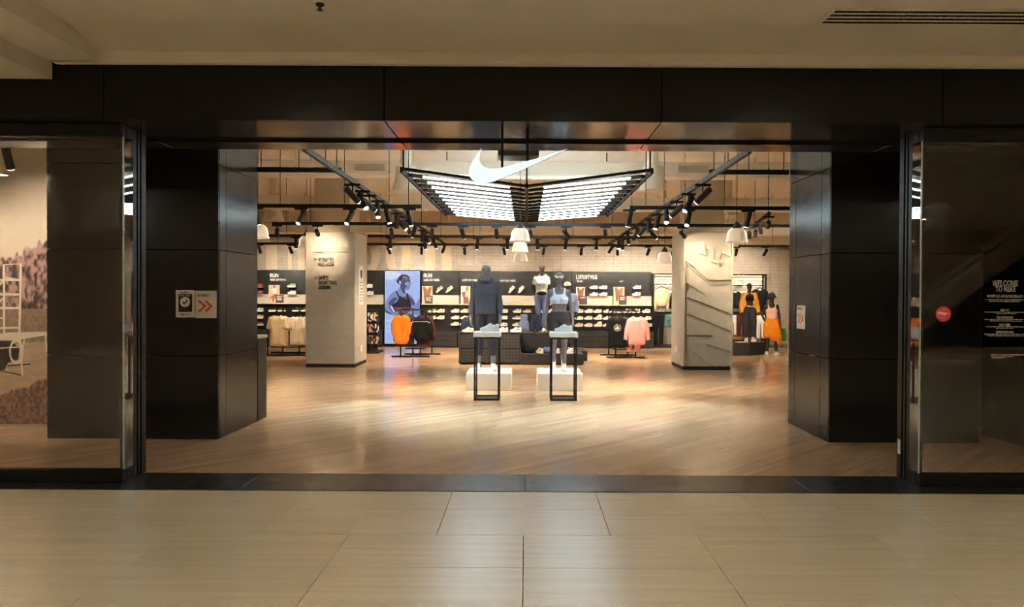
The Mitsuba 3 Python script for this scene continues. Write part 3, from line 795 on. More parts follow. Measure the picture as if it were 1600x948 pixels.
SHOECOL = {'white': (232, 226, 214), 'cream': (224, 206, 176), 'grey': (164, 160, 154), 'green': (150, 208, 92), 'lime': (190, 216, 150), 'maroon': (128, 44, 56), 'coral': (214, 150, 128), 'black': (40, 38, 38),
           'silver': (200, 208, 212), 'pink': (222, 176, 156), 'ice': (214, 216, 214)}
for n, c in SHOECOL.items():
    rgbmat('shoe_' + n, *c, 0.55)
rgbmat('shoe_sole', 236, 228, 212, 0.6)
rgbmat('shoe_dark', 36, 34, 34, 0.6)
def shoe(kind, col, loc, rotz=0.0, tilt=0.0, label='', group=None, sole='shoe_sole', emblem=None, name='trainer', detail=True, scale=1.0, mirror=False):
    """A shoe whose toe points to -x and whose sole's middle stands on loc."""
    k = thing(name, label, 'shoe', group)
    W = T().translate([float(c) for c in loc]).rotate([0, 0, 1], rotz).rotate([0, 1, 0], tilt).scale(scale).translate([-0.14, 0, 0])
    u, s, li, la, em = SHOE[kind]
    obj('upper', u, 'mat_shoe_' + col, k, to_world=W)
    obj('sole', s, 'mat_' + sole, k, to_world=W)
    obj('lining', li, 'mat_shoe_dark', k, to_world=W)
    obj('emblem', em, 'mat_' + (emblem or ('shoe_dark' if col not in ('black', 'maroon') else 'shoe_sole')), k, to_world=W)
    if detail:
        obj('laces', la, 'mat_shoe_sole', k, to_world=W)
    return k

# ================================================================== SHOE WALL
WY = BACK - 0.013                     # the bays stand against the block wall
BF = 23.30                            # front of their boards
def bxs(px0, px1, py0, py1, y):
    a, b = at(px0, py1, y), at(px1, py0, y)
    return float(a[0]), float(b[0]), float(a[2]), float(b[2])
zt = float(at(822, 423.5, BF)[2])
z_strip1, z_strip0 = float(at(822, 461.5, BF)[2]), float(at(822, 475, BF)[2])
z_low, z_base = float(at(822, 516, BF)[2]), 0.10
bays = {}
def bay(px0, px1, label, drawers=True, strips=None):
    x0, x1 = float(at(px0, 460, BF)[0]), float(at(px1, 460, BF)[0])
    k = thing('shoe_bay', label, 'display wall')
    obj('upper_board', bev(x0, x1, BF, WY, z_strip1, zt, 0.004), 'mat_wall_charcoal', k)
    for a, b in (strips or [(px0, px1)]):
        xa, xb = float(at(a, 460, BF)[0]), float(at(b, 460, BF)[0])
        obj('light_box', bev(xa + 0.004, xb - 0.004, BF - 0.03, BF + 0.05, z_strip0, z_strip1 - 0.004, 0.003), 'mat_shelf_cream', k)
    obj('ledge', bev(x0, x1, BF - 0.12, BF + 0.05, z_strip0 - 0.035, z_strip0 - 0.002, 0.004), 'mat_shelf_cream', k)
    obj('lower_board', bev(x0, x1, BF, WY, 0.0, z_strip0 - 0.036, 0.004), 'mat_wall_charcoal', k)
    if drawers:
        zc = 0.52
        obj('base_cabinet', bev(x0, x1, BF - 0.5, BF - 0.001, 0.0, zc, 0.006), 'mat_fixture_dark', k)
        n = max(1, round((x1 - x0) / 0.9))
        w = (x1 - x0) / n
        for i in range(n):
            for a, b in ((0.06, 0.20), (0.215, 0.35), (0.365, 0.49)):
                obj('drawer', bev(x0 + i * w + 0.008, x0 + (i + 1) * w - 0.008, BF - 0.515, BF - 0.501, a, b, 0.003), 'mat_fixture_mid', k)
    bays[k] = (x0, x1)
    return k
b1 = bay(374, 486, 'charcoal shoe wall bay with RUN lettering beside the sign column, behind the cream tee rack')
b2 = bay(487, 600, 'charcoal shoe wall bay between the sign column and the bright video screen')
b3 = bay(658.4, 717, 'charcoal shoe wall bay with RUN lettering next to the video screen', strips=[(676, 717)])
b4 = bay(717.6, 778, 'charcoal shoe wall bay behind the hooded mannequin', strips=[(736, 778)])
b5 = bay(778.6, 893, 'charcoal shoe wall bay behind the grey-shirted mannequin')
b6 = bay(893.6, 1018, 'charcoal shoe wall bay with LIFESTYLE lettering', strips=[(917, 957), (979, 1018)])
def bay_text(s, px0, px1, py0, py1, bayk, part='lettering', bold=True, m='mat_letter_white'):
    x0, x1, z0, z1 = bxs(px0, px1, py0, py1, BF)
    obj(part, upright(text(s, z1 - z0, 0.012, bold, x1 - x0), x0, BF + 0.001, z0), m, bayk)
for a in ((b1, 422), (b3, 662), (b5, 842)):
    bay_text('RUN', a[1], a[1] + 13, 427.5, 433, a[0])
bay_text('RACE DAY RUNS', 422, 447, 435.5, 438.3, b1)
bay_text('RACE DAY RUNS', 662, 686.5, 435.8, 438.8, b3)
bay_text('EVERY DAY RUNS', 722, 745.5, 436, 439, b4)
bay_text('EASY DAY RUNS', 781, 805.5, 436.8, 439.8, b5)
bay_text('LIFESTYLE', 900, 933, 430, 435.3, b6)
bay_text('FOR YOU', 901, 910.5, 438, 440.8, b6)
x0, x1, z0, z1 = bxs(968.5, 975, 437.5, 441, BF)
obj('emblem', upright(extrude(affinity.scale(EMBLEM, x1 - x0, x1 - x0, origin=(0, 0)), 0.012), x0, BF + 0.001, z0 + 0.02), 'mat_letter_white', b6)

# shoes of the wall on small brackets
KIND = {'l': 'low', 'r': 'runner', 'h': 'high'}
def wall_shoe(px, py, kind, col, bayk, where, tilt=0, group=None, sole='shoe_sole'):
    p = at(px, py, BF - 0.09)
    z = float(p[2])
    on_ledge = abs(z - (z_strip0)) < 0.0
    shoe(KIND[kind], col, (p[0], BF - 0.10, z), 0, tilt, where, group, detail=False, sole=sole, scale=0.94)
    # bracket under the shoe
    if tilt:
        obj('shoe_peg', bar((p[0], BF + 0.01, z + 0.02), (p[0], BF - 0.052, z + 0.02), 0.03, 0.012), 'mat_steel', bayk)
    else:
        obj('shoe_peg', bx(p[0] - 0.10, p[0] + 0.10, BF - 0.15, BF + 0.01, z - 0.011, z - 0.001), 'mat_acrylic', bayk)
NTH = ['first', 'second', 'third', 'fourth', 'fifth', 'sixth', 'seventh', 'eighth']
KN = {'l': 'low trainer', 'r': 'running shoe', 'h': 'high-top trainer'}
def shoe_row(bayk, py, items, where, n0=0, start='from the notice pier'):
    for i, (px, kd, col) in enumerate(items):
        wall_shoe(px, py, kd, col, bayk, f'{col} {KN[kd]}, {NTH[i + n0]} {start} {where}')
# bay beside the notice pier
W1 = 'of the upper bay next to the notice pier'
wall_shoe(405, 448.5, 'r', 'maroon', b1, 'maroon running shoe by the notice pier, upper of the stacked pair', sole='shoe_maroon')
wall_shoe(405, 459.0, 'r', 'maroon', b1, 'maroon running shoe by the notice pier, lower of the stacked pair', sole='shoe_maroon')
wall_shoe(455.5, 448.3, 'r', 'green', b1, 'green running shoe above the white one, next to the small runner photo')
wall_shoe(456, 459.3, 'r', 'white', b1, 'white running shoe below the green one, next to the small runner photo')
shoe_row(b1, 486.3, [(405, 'r', 'silver'), (424.5, 'r', 'green'), (440, 'r', 'grey'), (463, 'r', 'lime'), (476, 'r', 'white')], 'in the row above the cream tee')
shoe_row(b1, 497, [(405, 'r', 'pink')], 'in the row below the silver one')
shoe_row(b1, 508, [(405, 'r', 'maroon')], 'in the lowest row there')
shoe_row(b2, 449, [(576, 'r', 'white')], 'beside the screen, upper of the pair')
shoe_row(b2, 460, [(577, 'r', 'silver')], 'beside the screen, on the shelf strip')
shoe_row(b2, 487.5, [(576, 'l', 'black')], 'beside the screen, above the pouches')
b3w = 'from the video screen'
wall_shoe(687.5, 453.8, 'r', 'lime', b3, 'pale green running shoe tipped toe-down, nearer the video screen', tilt=-38)
wall_shoe(703, 453.8, 'r', 'lime', b3, 'pale green running shoe tipped toe-down, nearer the hooded mannequin', tilt=-38)
shoe_row(b3, 487.7, [(675, 'r', 'green'), (688.5, 'r', 'pink'), (711, 'r', 'white')], 'top row', 0, b3w)
shoe_row(b3, 498, [(674.5, 'r', 'pink'), (688, 'r', 'cream'), (711, 'r', 'white')], 'second row', 0, b3w)
shoe_row(b3, 508.2, [(710.3, 'r', 'white')], 'lowest row', 0, b3w)
shoe_row(b4, 487.8, [(725.5, 'r', 'cream'), (771, 'r', 'white')], 'top row, hooded mannequin bay', 0, b3w)
shoe_row(b4, 498, [(725.5, 'l', 'cream'), (771, 'r', 'grey')], 'second row, hooded mannequin bay', 0, b3w)
shoe_row(b4, 508, [(724, 'r', 'white')], 'lowest row, hooded mannequin bay', 0, b3w)
wall_shoe(800.5, 453.8, 'r', 'white', b5, 'white running shoe tipped toe-down, nearer the hooded mannequin shoulder', tilt=-48)
wall_shoe(815.5, 453.8, 'r', 'white', b5, 'white running shoe tipped toe-down, nearer the grey-shirted mannequin', tilt=-48)
hm = 'from the hooded mannequin'
shoe_row(b5, 488, [(787, 'r', 'white'), (808, 'r', 'silver'), (823, 'l', 'coral'), (843, 'l', 'white'), (861, 'r', 'cream'), (880, 'r', 'cream')], 'top row behind the blue tops', 0, hm)
shoe_row(b5, 498.3, [(786.5, 'r', 'white'), (807, 'l', 'coral')], 'second row behind the blue tops', 0, hm)
shoe_row(b5, 508.8, [(786.5, 'l', 'white'), (807, 'l', 'cream')], 'lowest row behind the blue tops', 0, hm)
lb = 'in the lifestyle bay'
shoe_row(b6, 450.8, [(927.5, 'l', 'white'), (942, 'l', 'cream'), (995, 'r', 'silver')], 'upper pegs ' + lb, 0, 'from the lettering')
shoe_row(b6, 461.6, [(927.5, 'l', 'white'), (942.3, 'l', 'white'), (994, 'r', 'white')], 'above the cream light boxes ' + lb, 0, 'from the lettering')
mp = 'from the sports-bra mannequin'
shoe_row(b6, 488, [(905, 'l', 'cream'), (919.5, 'r', 'cream'), (933, 'l', 'white'), (949, 'l', 'cream'), (965, 'l', 'black'), (979.5, 'r', 'cream'), (993.5, 'r', 'cream'), (1009.5, 'r', 'silver')], 'top lower row ' + lb, 0, mp)
shoe_row(b6, 498.8, [(904.5, 'l', 'cream'), (919, 'r', 'cream'), (934, 'h', 'cream'), (948, 'l', 'silver'), (1011, 'l', 'cream')], 'middle lower row ' + lb, 0, mp)
shoe_row(b6, 509.6, [(904, 'l', 'cream'), (919, 'l', 'cream'), (934, 'h', 'cream'), (948, 'l', 'ice'), (1012, 'l', 'cream')], 'lowest row ' + lb, 0, mp)

# photo cards leaning on the light strips, with small dark signs before them
rgbmat('card_orange', 226, 190, 158, 0.6)
rgbmat('card_cream', 240, 226, 204, 0.6)
rgbmat('card_dark', 88, 74, 70, 0.6)
rgbmat('skin_print', 150, 98, 70, 0.6)
rgbmat('print_white', 238, 230, 222, 0.6)
rgbmat('print_pink', 240, 190, 176, 0.6)
def card(px0, px1, py0, py1, label, base, figure, figs):
    x0, x1, z0, z1 = bxs(px0, px1, py0, py1, BF - 0.05)
    z0 = z_strip0 - 0.001
    k = thing('photo_card', label, 'photo card')
    obj('board', bx(x0, x1, BF - 0.052, BF - 0.032, z0, z1), base, k)
    w, h = x1 - x0, z1 - z0
    for m, polys in figs:
        pg = shapely.union_all([Polygon([(a * w, b * h) for a, b in q]).buffer(0) for q in polys])
        obj('picture', upright(extrude(pg, 0.002), x0, BF - 0.052, z0), m, k)
runner = [('mat_skin_print', [[(0.35, 0.05), (0.5, 0.08), (0.55, 0.35), (0.45, 0.45), (0.15, 0.3), (0.05, 0.12), (0.2, 0.25), (0.35, 0.33)], [(0.45, 0.5), (0.75, 0.5), (0.7, 0.35), (0.9, 0.1), (0.8, 0.05), (0.6, 0.3)], [(0.45, 0.82), (0.58, 0.82), (0.6, 0.95), (0.5, 1.0), (0.42, 0.93)]]),
          ('mat_print_white', [[(0.4, 0.5), (0.7, 0.5), (0.72, 0.8), (0.5, 0.84), (0.25, 0.75), (0.22, 0.66), (0.4, 0.7)]])]
torso = [('mat_skin_print', [[(0.2, 0.55), (0.1, 0.95), (0.3, 0.98), (0.5, 0.8), (0.75, 0.98), (0.92, 0.92), (0.8, 0.55), (0.75, 0.2), (0.55, 0.2), (0.5, 0.45), (0.42, 0.2), (0.22, 0.2)]])]
stander = [('mat_skin_print', [[(0.5, 0.75), (0.75, 0.75), (0.82, 0.95), (0.7, 0.99), (0.58, 0.95)], [(0.25, 0.35), (0.05, 0.6), (0.1, 0.65), (0.45, 0.72), (0.5, 0.4), (0.8, 0.4), (0.85, 0.0), (0.3, 0.0)]]), ('mat_print_pink', [[(0.45, 0.42), (0.88, 0.42), (0.88, 0.74), (0.48, 0.74)]])]
card(419.8, 436.8, 445, 474, 'small photo card of a runner by the cream tee rack', 'mat_card_orange', None, runner)
card(659, 675.8, 447, 475, 'small orange photo card beside the video screen', 'mat_card_orange', None, torso)
card(720, 735, 447, 475, 'small photo card of a standing woman next to the hooded mannequin', 'mat_card_cream', None, stander)
card(900, 914, 448, 475, 'small photo card under the LIFESTYLE lettering', 'mat_card_cream', None, torso)
card(958.5, 975.5, 448, 475, 'small photo card of raised arms in the lifestyle bay', 'mat_card_orange', None, torso)
def small_sign(px0, px1, py0, py1, label, lines=3):
    x0, x1, z0, z1 = bxs(px0, px1, py0, py1, BF - 0.08)
    z0 = z_strip0 - 0.001
    k = thing('shelf_sign', label, 'sign')
    obj('board', bx(x0, x1, BF - 0.085, BF - 0.07, z0, z1), 'mat_card_dark', k)
    w, h = x1 - x0, z1 - z0
    obj('print', cat([bx(x0 + w * 0.12, x0 + w * (0.85 - 0.12 * (i % 2)), BF - 0.0865, BF - 0.084, z1 - h * (0.26 + 0.2 * i), z1 - h * (0.14 + 0.2 * i)) for i in range(lines)]), 'mat_print_pink', k)
small_sign(431, 443, 460.5, 474, 'small brown shelf sign before the runner card, by the cream tee rack')
small_sign(664, 676, 462, 475, 'small brown shelf sign before the orange card, beside the video screen')
small_sign(905, 917, 462, 475, 'small brown shelf sign below the LIFESTYLE lettering', 1)
small_sign(967, 978.5, 462, 475, 'small brown shelf sign before the raised-arms card', 2)

# giant tone-on-tone letters above the bays
LZ0, LZ1 = zt + 0.02, 3.19
def giant(px0, px1, kind, label):
    x0, x1 = float(at(px0, 410, BACK)[0]), float(at(px1, 410, BACK)[0])
    k = numbered('wall_letter')
    w, h, t = x1 - x0, LZ1 - LZ0, 0.30
    if kind == 'I':
        pg = sbox(0, 0, w, h)
    elif kind == 'O':
        pg = affinity.scale(Point(0, 0).buffer(1, 32), w / 2, h * 0.75, origin=(0, 0)).difference(affinity.scale(Point(0, 0).buffer(1, 32), w / 2 - t, h * 0.55, origin=(0, 0)))
        pg = affinity.translate(pg, w / 2, h * 0.55).intersection(sbox(0, 0, w, h))
    elif kind == 'D':
        o = affinity.scale(Point(0, 0).buffer(1, 32), w, h * 0.75, origin=(0, 0)).difference(affinity.scale(Point(0, 0).buffer(1, 32), w - t, h * 0.55, origin=(0, 0)))
        pg = affinity.translate(o, 0, h * 0.55).intersection(sbox(0, 0, w, h))
    scene[k] = {**mikit.ply(upright(extrude(pg, 0.03), 0, BACK - 0.011, 0).apply_translation((x0, 0, LZ0))), 'bsdf': {'type': 'ref', 'id': 'mat_plaster'}}
    tag(k, label, 'wall letter')
for a, b, kd, lb_ in ((416, 433.5, 'I', 'cream giant wall letter stroke over the RUN lettering by the notice pier'), (450.5, 457, 'I', 'narrow cream giant wall letter stroke over the green shoes'), (466, 477, 'I', 'cream giant wall letter stroke touching the sign column edge'),
                    (568, 594, 'D', 'cream giant curved wall letter between sign column and screen'), (603, 643, 'O', 'cream giant round wall letter above the video screen'),
                    (664.5, 680, 'I', 'cream giant wall letter stroke above the RUN lettering next to the screen'), (691, 706, 'I', 'cream giant wall letter stroke above the tipped pale green shoes')):
    giant(a, b, kd, lb_)

# ------------------------------------------------------------------ video screen with a monochrome picture of an athlete
SY = 23.10
sc = thing('video_screen', 'tall bright video screen with a bluish photo of a woman in a dark sports top', 'screen')
x0, x1, z0, z1 = bxs(600.8, 656.3, 423.3, 536.8, SY)
obj('housing', bev(x0 - 0.006, x1 + 0.006, SY + 0.004, WY, 0.0, z1 + 0.03, 0.005), 'mat_frame_black', sc)
def zq(x, y):
    return 560 + x / 10.53, 400 + y / 10.53
def zr(x, y):
    return 560 + x / 10.0, 480 + y / 10.0
def screen_layer(level, rgb, k, polys, w=0.05):
    sb = sbox(x0 + 0.001, z0, x1 - 0.001, z1)
    pg = shapely.union_all([q.buffer(0) for q in polys]).intersection(sb)
    for g in getattr(pg, 'geoms', [pg]):
        if g.area > 1e-5:
            obj('picture', upright(extrude(g, 0.0015), 0, SY + 0.0025 - level * 0.002, 0), 'mat_frame_black', sc, emitter=emitter(lin(*rgb), k, w))
def sp(pts, f=zq):
    return Polygon([tuple(at(*f(a, b), SY)[[0, 2]]) for a, b in pts])
def sc_curve(pts, f=zq):
    return curve([(*at(*f(p[0], p[1]), SY)[[0, 2]], *p[2:]) for p in pts], 5)
SK = 0.36
screen_layer(0, (172, 192, 246), SK, [sbox(x0, z0, x1, z1)], 2.0)
screen_layer(1, (214, 226, 255), SK, [sc_curve([(420, 250), (600, 250), (700, 300), (640, 350), (560, 380), (430, 370)]), sp([(410, 200), (560, 195), (560, 212), (410, 220)], zr), sp([(410, 290), (560, 285), (560, 296), (410, 303)], zr), sp([(410, 355), (520, 375), (540, 390), (520, 385), (410, 370)], zr)], 0.1)
screen_layer(1, (122, 140, 200), SK, [sc_curve([(940, 800), (1020, 690), (1022, 948), (900, 948)])])
screen_layer(2, (132, 146, 196), SK, [sc_curve([(690, 500), (640, 560), (560, 600), (490, 680), (440, 780), (435, 880), (500, 948), (640, 990), (700, 990), (860, 990), (930, 900), (950, 800), (900, 690), (830, 620), (770, 590), (760, 520)]),
                                      sp([(410, 20), (520, 70), (620, 130), (660, 90), (560, 0), (430, -20)], zr), sc_curve([(690, 430), (850, 430), (858, 480), (835, 540), (790, 560), (720, 520)])])
screen_layer(3, (74, 78, 116), SK, [sc_curve([(700, 380), (760, 345), (815, 345), (850, 390), (852, 440), (820, 420), (790, 440), (800, 500), (765, 540), (770, 600), (730, 600), (690, 520), (690, 440)]),
                                    sc_curve([(500, 760), (570, 690), (640, 690), (600, 760), (560, 850), (600, 930), (560, 920), (510, 850)]), sp([(840, 650), (900, 720), (930, 790), (890, 810), (850, 740)]), sc_curve([(440, 860), (470, 900), (560, 948), (520, 952), (440, 920)])])
screen_layer(4, (206, 212, 236), SK, [sc_curve([(775, 432), (790, 450), (788, 478), (774, 466)]), sc_curve([(668, 415), (700, 420), (704, 450), (680, 460)]), sc_curve([(560, 800), (610, 745), (640, 735), (600, 790)]), sc_curve([(510, 800), (555, 830), (600, 920), (560, 900)])])
screen_layer(5, (40, 34, 48), SK, [sc_curve([(640, 395), (622, 395), (645, 445), (675, 460), (670, 410), (705, 400), (735, 350), (790, 338), (835, 380), (850, 380), (825, 325), (770, 303), (710, 308), (665, 345)]),
                                   sp([(607, 575), (628, 572), (670, 650), (735, 680), (790, 668), (790, 615), (818, 620), (850, 720), (872, 820), (850, 885), (690, 895), (590, 890), (556, 800), (640, 735), (665, 690)]),
                                   sc_curve([(800, 400), (840, 395), (845, 410), (810, 415)]), sc_curve([(815, 520), (838, 515), (830, 530)])])
screen_layer(6, (120, 84, 96), SK, [sp([(592, 892), (850, 882), (850, 905), (700, 925), (600, 915)]), sp([(560, 0), (800, 0), (800, 70), (640, 110)], zr)])
screen_layer(7, (225, 225, 240), SK, [affinity.translate(affinity.scale(EMBLEM, 0.06, 0.06, origin=(0, 0)), *at(*zq(765, 705), SY)[[0, 2]]), sp([(775, 690), (800, 686), (800, 692), (775, 696)])])
# ================================================================== CLOTHES ON HANGERS AND RACKS
def cloth(outline, x, y, z, thick=0.05, folds=0.012, seed=1, back=0.02, freq=9.0, step=0.03):
    """A hanging garment: outline in metres (x, z, from the shoulder down), puffed in the middle, with soft folds. Its middle plane is at distance y."""
    pg = Polygon(outline).buffer(0.008).buffer(-0.004)
    m = extrude(pg, 0.012)
    v, f = trimesh.remesh.subdivide_to_size(m.vertices, m.faces, step, max_iter=12)
    m = trimesh.Trimesh(v, f, process=True)
    m.merge_vertices()
    v = m.vertices.copy()
    edge = pg.exterior
    d = shapely.distance(shapely.points(v[:, :2]), edge)
    puff = np.sqrt(np.clip(d / 0.09, 0, 1))
    wave = (meshkit.fbm(np.stack([v[:, 0] * freq, v[:, 1] * freq * 0.28, np.full(len(v), seed * 3.7)], 1), 3, seed) - 0.5) * 2
    front = v[:, 2] > 0.006
    out = np.where(front, v[:, 2] + thick * puff + folds * wave * puff * 2.6, v[:, 2] - back * puff)
    w = np.stack([v[:, 0], -out, v[:, 1]], 1) + np.array([x, y + 0.006, z])
    return trimesh.Trimesh(w, m.faces, process=False)

def mirror(half):
    return half + [(-x, z) for x, z in reversed(half)]
def tee(w=0.52, L=0.72, sleeve=0.30, neck=0.085):
    h = w / 2
    return mirror([(0.0, -0.045), (neck * 0.6, -0.03), (neck, 0.0), (h * 0.78, -0.035), (h * 1.0, -0.06), (h + 0.075, -sleeve), (h - 0.03, -sleeve - 0.03), (h - 0.035, -0.22), (h - 0.03, -L)])
def hoodie(w=0.56, L=0.70):
    h = w / 2
    return mirror([(0.0, -0.03), (0.05, -0.015), (0.09, 0.01), (h * 0.72, -0.03), (h * 0.98, -0.08), (h + 0.06, -0.30), (h + 0.085, -0.58), (h + 0.0, -0.61), (h - 0.04, -0.33), (h - 0.035, -L + 0.05), (h - 0.05, -L)])
FABRIC = {'cream': (226, 202, 160), 'ivory': (216, 202, 176), 'orange': (236, 122, 34), 'black': (22, 22, 25), 'pink': (232, 158, 152), 'navy': (48, 54, 72), 'blue': (118, 134, 172), 'teal': (92, 128, 132), 'slate': (72, 73, 82), 'grey': (112, 110, 112),
          'maroon': (84, 46, 44), 'white': (232, 224, 210), 'mustard': (222, 158, 62), 'skirt': (224, 136, 30), 'rose': (232, 192, 174), 'sage': (168, 180, 172), 'sky': (186, 198, 216), 'charcoal': (58, 56, 62), 'denim': (92, 104, 138), 'green': (70, 130, 60), 'brown': (150, 100, 60)}
for n, c in FABRIC.items():
    rgbmat('cloth_' + n, *c, 0.85, spec=0.2)
def hanger(k, x, y, z, w=0.40, hook=0.12):
    obj('hanger', cat(bar((x - w / 2, y, z - 0.02), (x, y, z + 0.05), 0.012, 0.02), bar((x + w / 2, y, z - 0.02), (x, y, z + 0.05), 0.012, 0.02), rod((x, y, z + 0.03), (x, y, z + hook), 0.004, 6)), 'mat_track_black', k)

def garment(name, kind, label, outline, x, y, z, col, group=None, thick=0.05, folds=0.012, seed=1, step=0.03, hang=0.40, hz=0.0, hook=0.12):
    k = thing(name, label, kind, group)
    obj('body', cloth(outline, x, y, z, thick, folds, seed, step=step), 'mat_cloth_' + col, k, smooth=True)
    if hang:
        hanger(k, x, y + 0.004, z + hz, hang, hook)
    return k

def rack(x, y, label, half=0.22, foot=0.52, depth=0.9, top=1.22, dx=0.10):
    """Two uprights on long foot bars, front and back, joined at the top, with an arm reaching towards the aisle."""
    k = thing('garment_rack', label, 'clothes rack', 'low black clothes racks')
    for j, (yy, xo) in enumerate(((y, 0.0), (y + depth, dx))):
        obj('foot', bev(x + xo - foot, x + xo + foot, yy - 0.02, yy + 0.02, 0.0, 0.035, 0.004), 'mat_track_black', k)
        for s in (-1, 1):
            obj('post', bev(x + xo + s * half - 0.016, x + xo + s * half + 0.016, yy - 0.016, yy + 0.016, 0.034, top, 0.003), 'mat_track_black', k)
        obj('top_rail', bar((x + xo - half - 0.016, yy, top + 0.012), (x + xo + half + 0.016, yy, top + 0.012), 0.03, 0.026), 'mat_track_black', k)
    obj('top_rail', bar((x - half - 0.1, y, top + 0.013), (x + half + 0.1, y, top + 0.013), 0.028, 0.024), 'mat_track_black', k)
    for s in (-1, 1):
        obj('side_rail', bar((x + s * half, y, top + 0.034), (x + dx + s * half, y + depth, top + 0.034), 0.022, 0.022), 'mat_track_black', k)
    obj('shelf', bev(x + dx * 0.5 - half, x + dx * 0.5 + half, y + 0.1, y + depth - 0.1, 0.20, 0.225, 0.004), 'mat_fixture_mid', k)
    RACK.append(k)
    RACKY.append(y)
    return k
def rack_at(px, py, label, y, **k):
    return rack(float(at(px, py, y)[0]), y, label, **k)
RACK, RACKY = [], []
def on_rack(px, y, label, name, kind, outline, col, top_py, **kw):
    p = at(px, top_py, y)
    obj('arm', bar((float(p[0]), y - 0.05, 1.238), (float(p[0]), RACKY[-1] - 0.018, 1.238), 0.02, 0.02), 'mat_track_black', RACK[-1])
    return garment(name, kind, label, outline, float(p[0]), y, float(p[2]), col, hook=max(0.06, 1.226 - float(p[2])), **kw)
# cream and ivory tees beside the sign column
rk1 = rack_at(443, 556, 'low black clothes rack with cream tees beside the sign column', 19.5, half=0.42, foot=0.75)
on_rack(433.5, 19.05, 'cream yellow T-shirt facing the aisle on the rack beside the sign column', 'tee_shirt', 'T-shirt', tee(0.44, 0.79, 0.34), 'cream', 492.5, seed=3, hang=0.34)
on_rack(464, 19.15, 'ivory white T-shirt facing the aisle, half behind the sign column edge', 'tee_shirt', 'T-shirt', tee(0.42, 0.74, 0.34), 'ivory', 494, seed=5, hang=0.34)
on_rack(439, 19.27, 'cream T-shirt hanging second behind the cream yellow one', 'tee_shirt', 'T-shirt', tee(0.44, 0.79, 0.36), 'ivory', 493, seed=6, hang=0.34)
on_rack(470, 19.39, 'white T-shirt hanging second behind the ivory one', 'tee_shirt', 'T-shirt', tee(0.42, 0.74, 0.34), 'white', 494.5, seed=7, hang=0.34)
# orange and black jackets before the screen
rk2 = rack_at(641.5, 559, 'low black clothes rack with orange and black jackets before the video screen', 19.3, half=0.26, foot=0.50, depth=0.85, dx=0.19)
on_rack(626.8, 18.80, 'bright orange long jacket facing the aisle', 'jacket', 'jacket', mirror([(0.0, -0.035), (0.04, -0.02), (0.07, 0.0), (0.17, -0.04), (0.225, -0.10), (0.255, -0.30), (0.235, -0.50), (0.20, -0.52), (0.20, -0.64), (0.15, -0.74), (0.10, -0.755)]), 'orange', 491.5, seed=8, hang=0.30, thick=0.07)
on_rack(634, 19.08, 'dark navy jacket hanging behind the orange one', 'jacket', 'jacket', tee(0.50, 0.76, 0.45), 'navy', 491.5, seed=9, hang=0.34)
kj = on_rack(659.8, 19.0, 'black track jacket with white piping facing the aisle', 'jacket', 'jacket', hoodie(0.44, 0.62), 'black', 495, seed=10, hang=0.34, thick=0.06)
pj = at(658, 502.5, 18.86)
tag(obj('piping', cat(bar(pj + [-0.24, -0.01, -0.02], pj + [-0.18, -0.03, 0.0], 0.012, 0.012), bar(pj + [-0.18, -0.03, 0.0], pj + [0.18, -0.03, 0.0], 0.012, 0.012), bar(pj + [0.18, -0.03, 0.0], pj + [0.23, -0.01, -0.03], 0.012, 0.012), bar(pj + [-0.24, -0.01, -0.02], pj + [-0.27, -0.01, -0.22], 0.012, 0.012)), 'mat_cloth_white', kj), 'white piping')
on_rack(663, 19.19, 'maroon dark hooded top hanging behind the black track jacket', 'hooded_top', 'top', hoodie(0.46, 0.80), 'maroon', 493, seed=11, hang=0.34)
# black tee and pink hoodie
rk3 = rack_at(977.5, 558, 'low black clothes rack with black tee and pink top before the lifestyle bay', 19.3, half=0.26, foot=0.50, depth=0.85, dx=-0.09)
kt = on_rack(964, 18.92, 'black T-shirt with round white print facing the aisle', 'tee_shirt', 'T-shirt', tee(0.47, 0.80, 0.36), 'black', 494.5, seed=12, hang=0.34)
pt = at(965, 512, 18.84)
pr = [Point(0, 0).buffer(0.086).difference(Point(0, 0).buffer(0.079))]
r2 = random.Random(4)
for i in range(26):
    a, q = r2.uniform(0, 6.28), r2.uniform(0.0, 0.065)
    pr.append(affinity.rotate(sbox(-0.016, -0.006, 0.016, 0.006), r2.uniform(0, 180)).buffer(0.002) if False else affinity.translate(affinity.rotate(sbox(-0.013, -0.0035, 0.013, 0.0035), r2.uniform(0, 180)), q * math.cos(a), q * math.sin(a)))
tag(obj('print', upright(extrude(shapely.union_all(pr), 0.05), pt[0], pt[1] + 0.034, pt[2]), 'mat_cloth_white', kt), 'round white print')
on_rack(995.5, 18.80, 'pink hooded top facing the aisle beside the black tee', 'hooded_top', 'top', hoodie(0.50, 0.72), 'pink', 494.5, seed=13, hang=0.34, thick=0.07)
on_rack(990, 19.19, 'pink sweat trousers hanging behind the pink hooded top', 'trousers', 'trousers', mirror([(0.0, 0.0), (0.17, 0.0), (0.19, -0.5), (0.17, -0.86), (0.04, -0.86), (0.02, -0.3)]), 'pink', 498, seed=14, hang=0.30)
on_rack(970, 19.06, 'dark blue T-shirt hanging behind the black one', 'tee_shirt', 'T-shirt', tee(0.48, 0.80, 0.38), 'navy', 494, seed=15, hang=0.34)

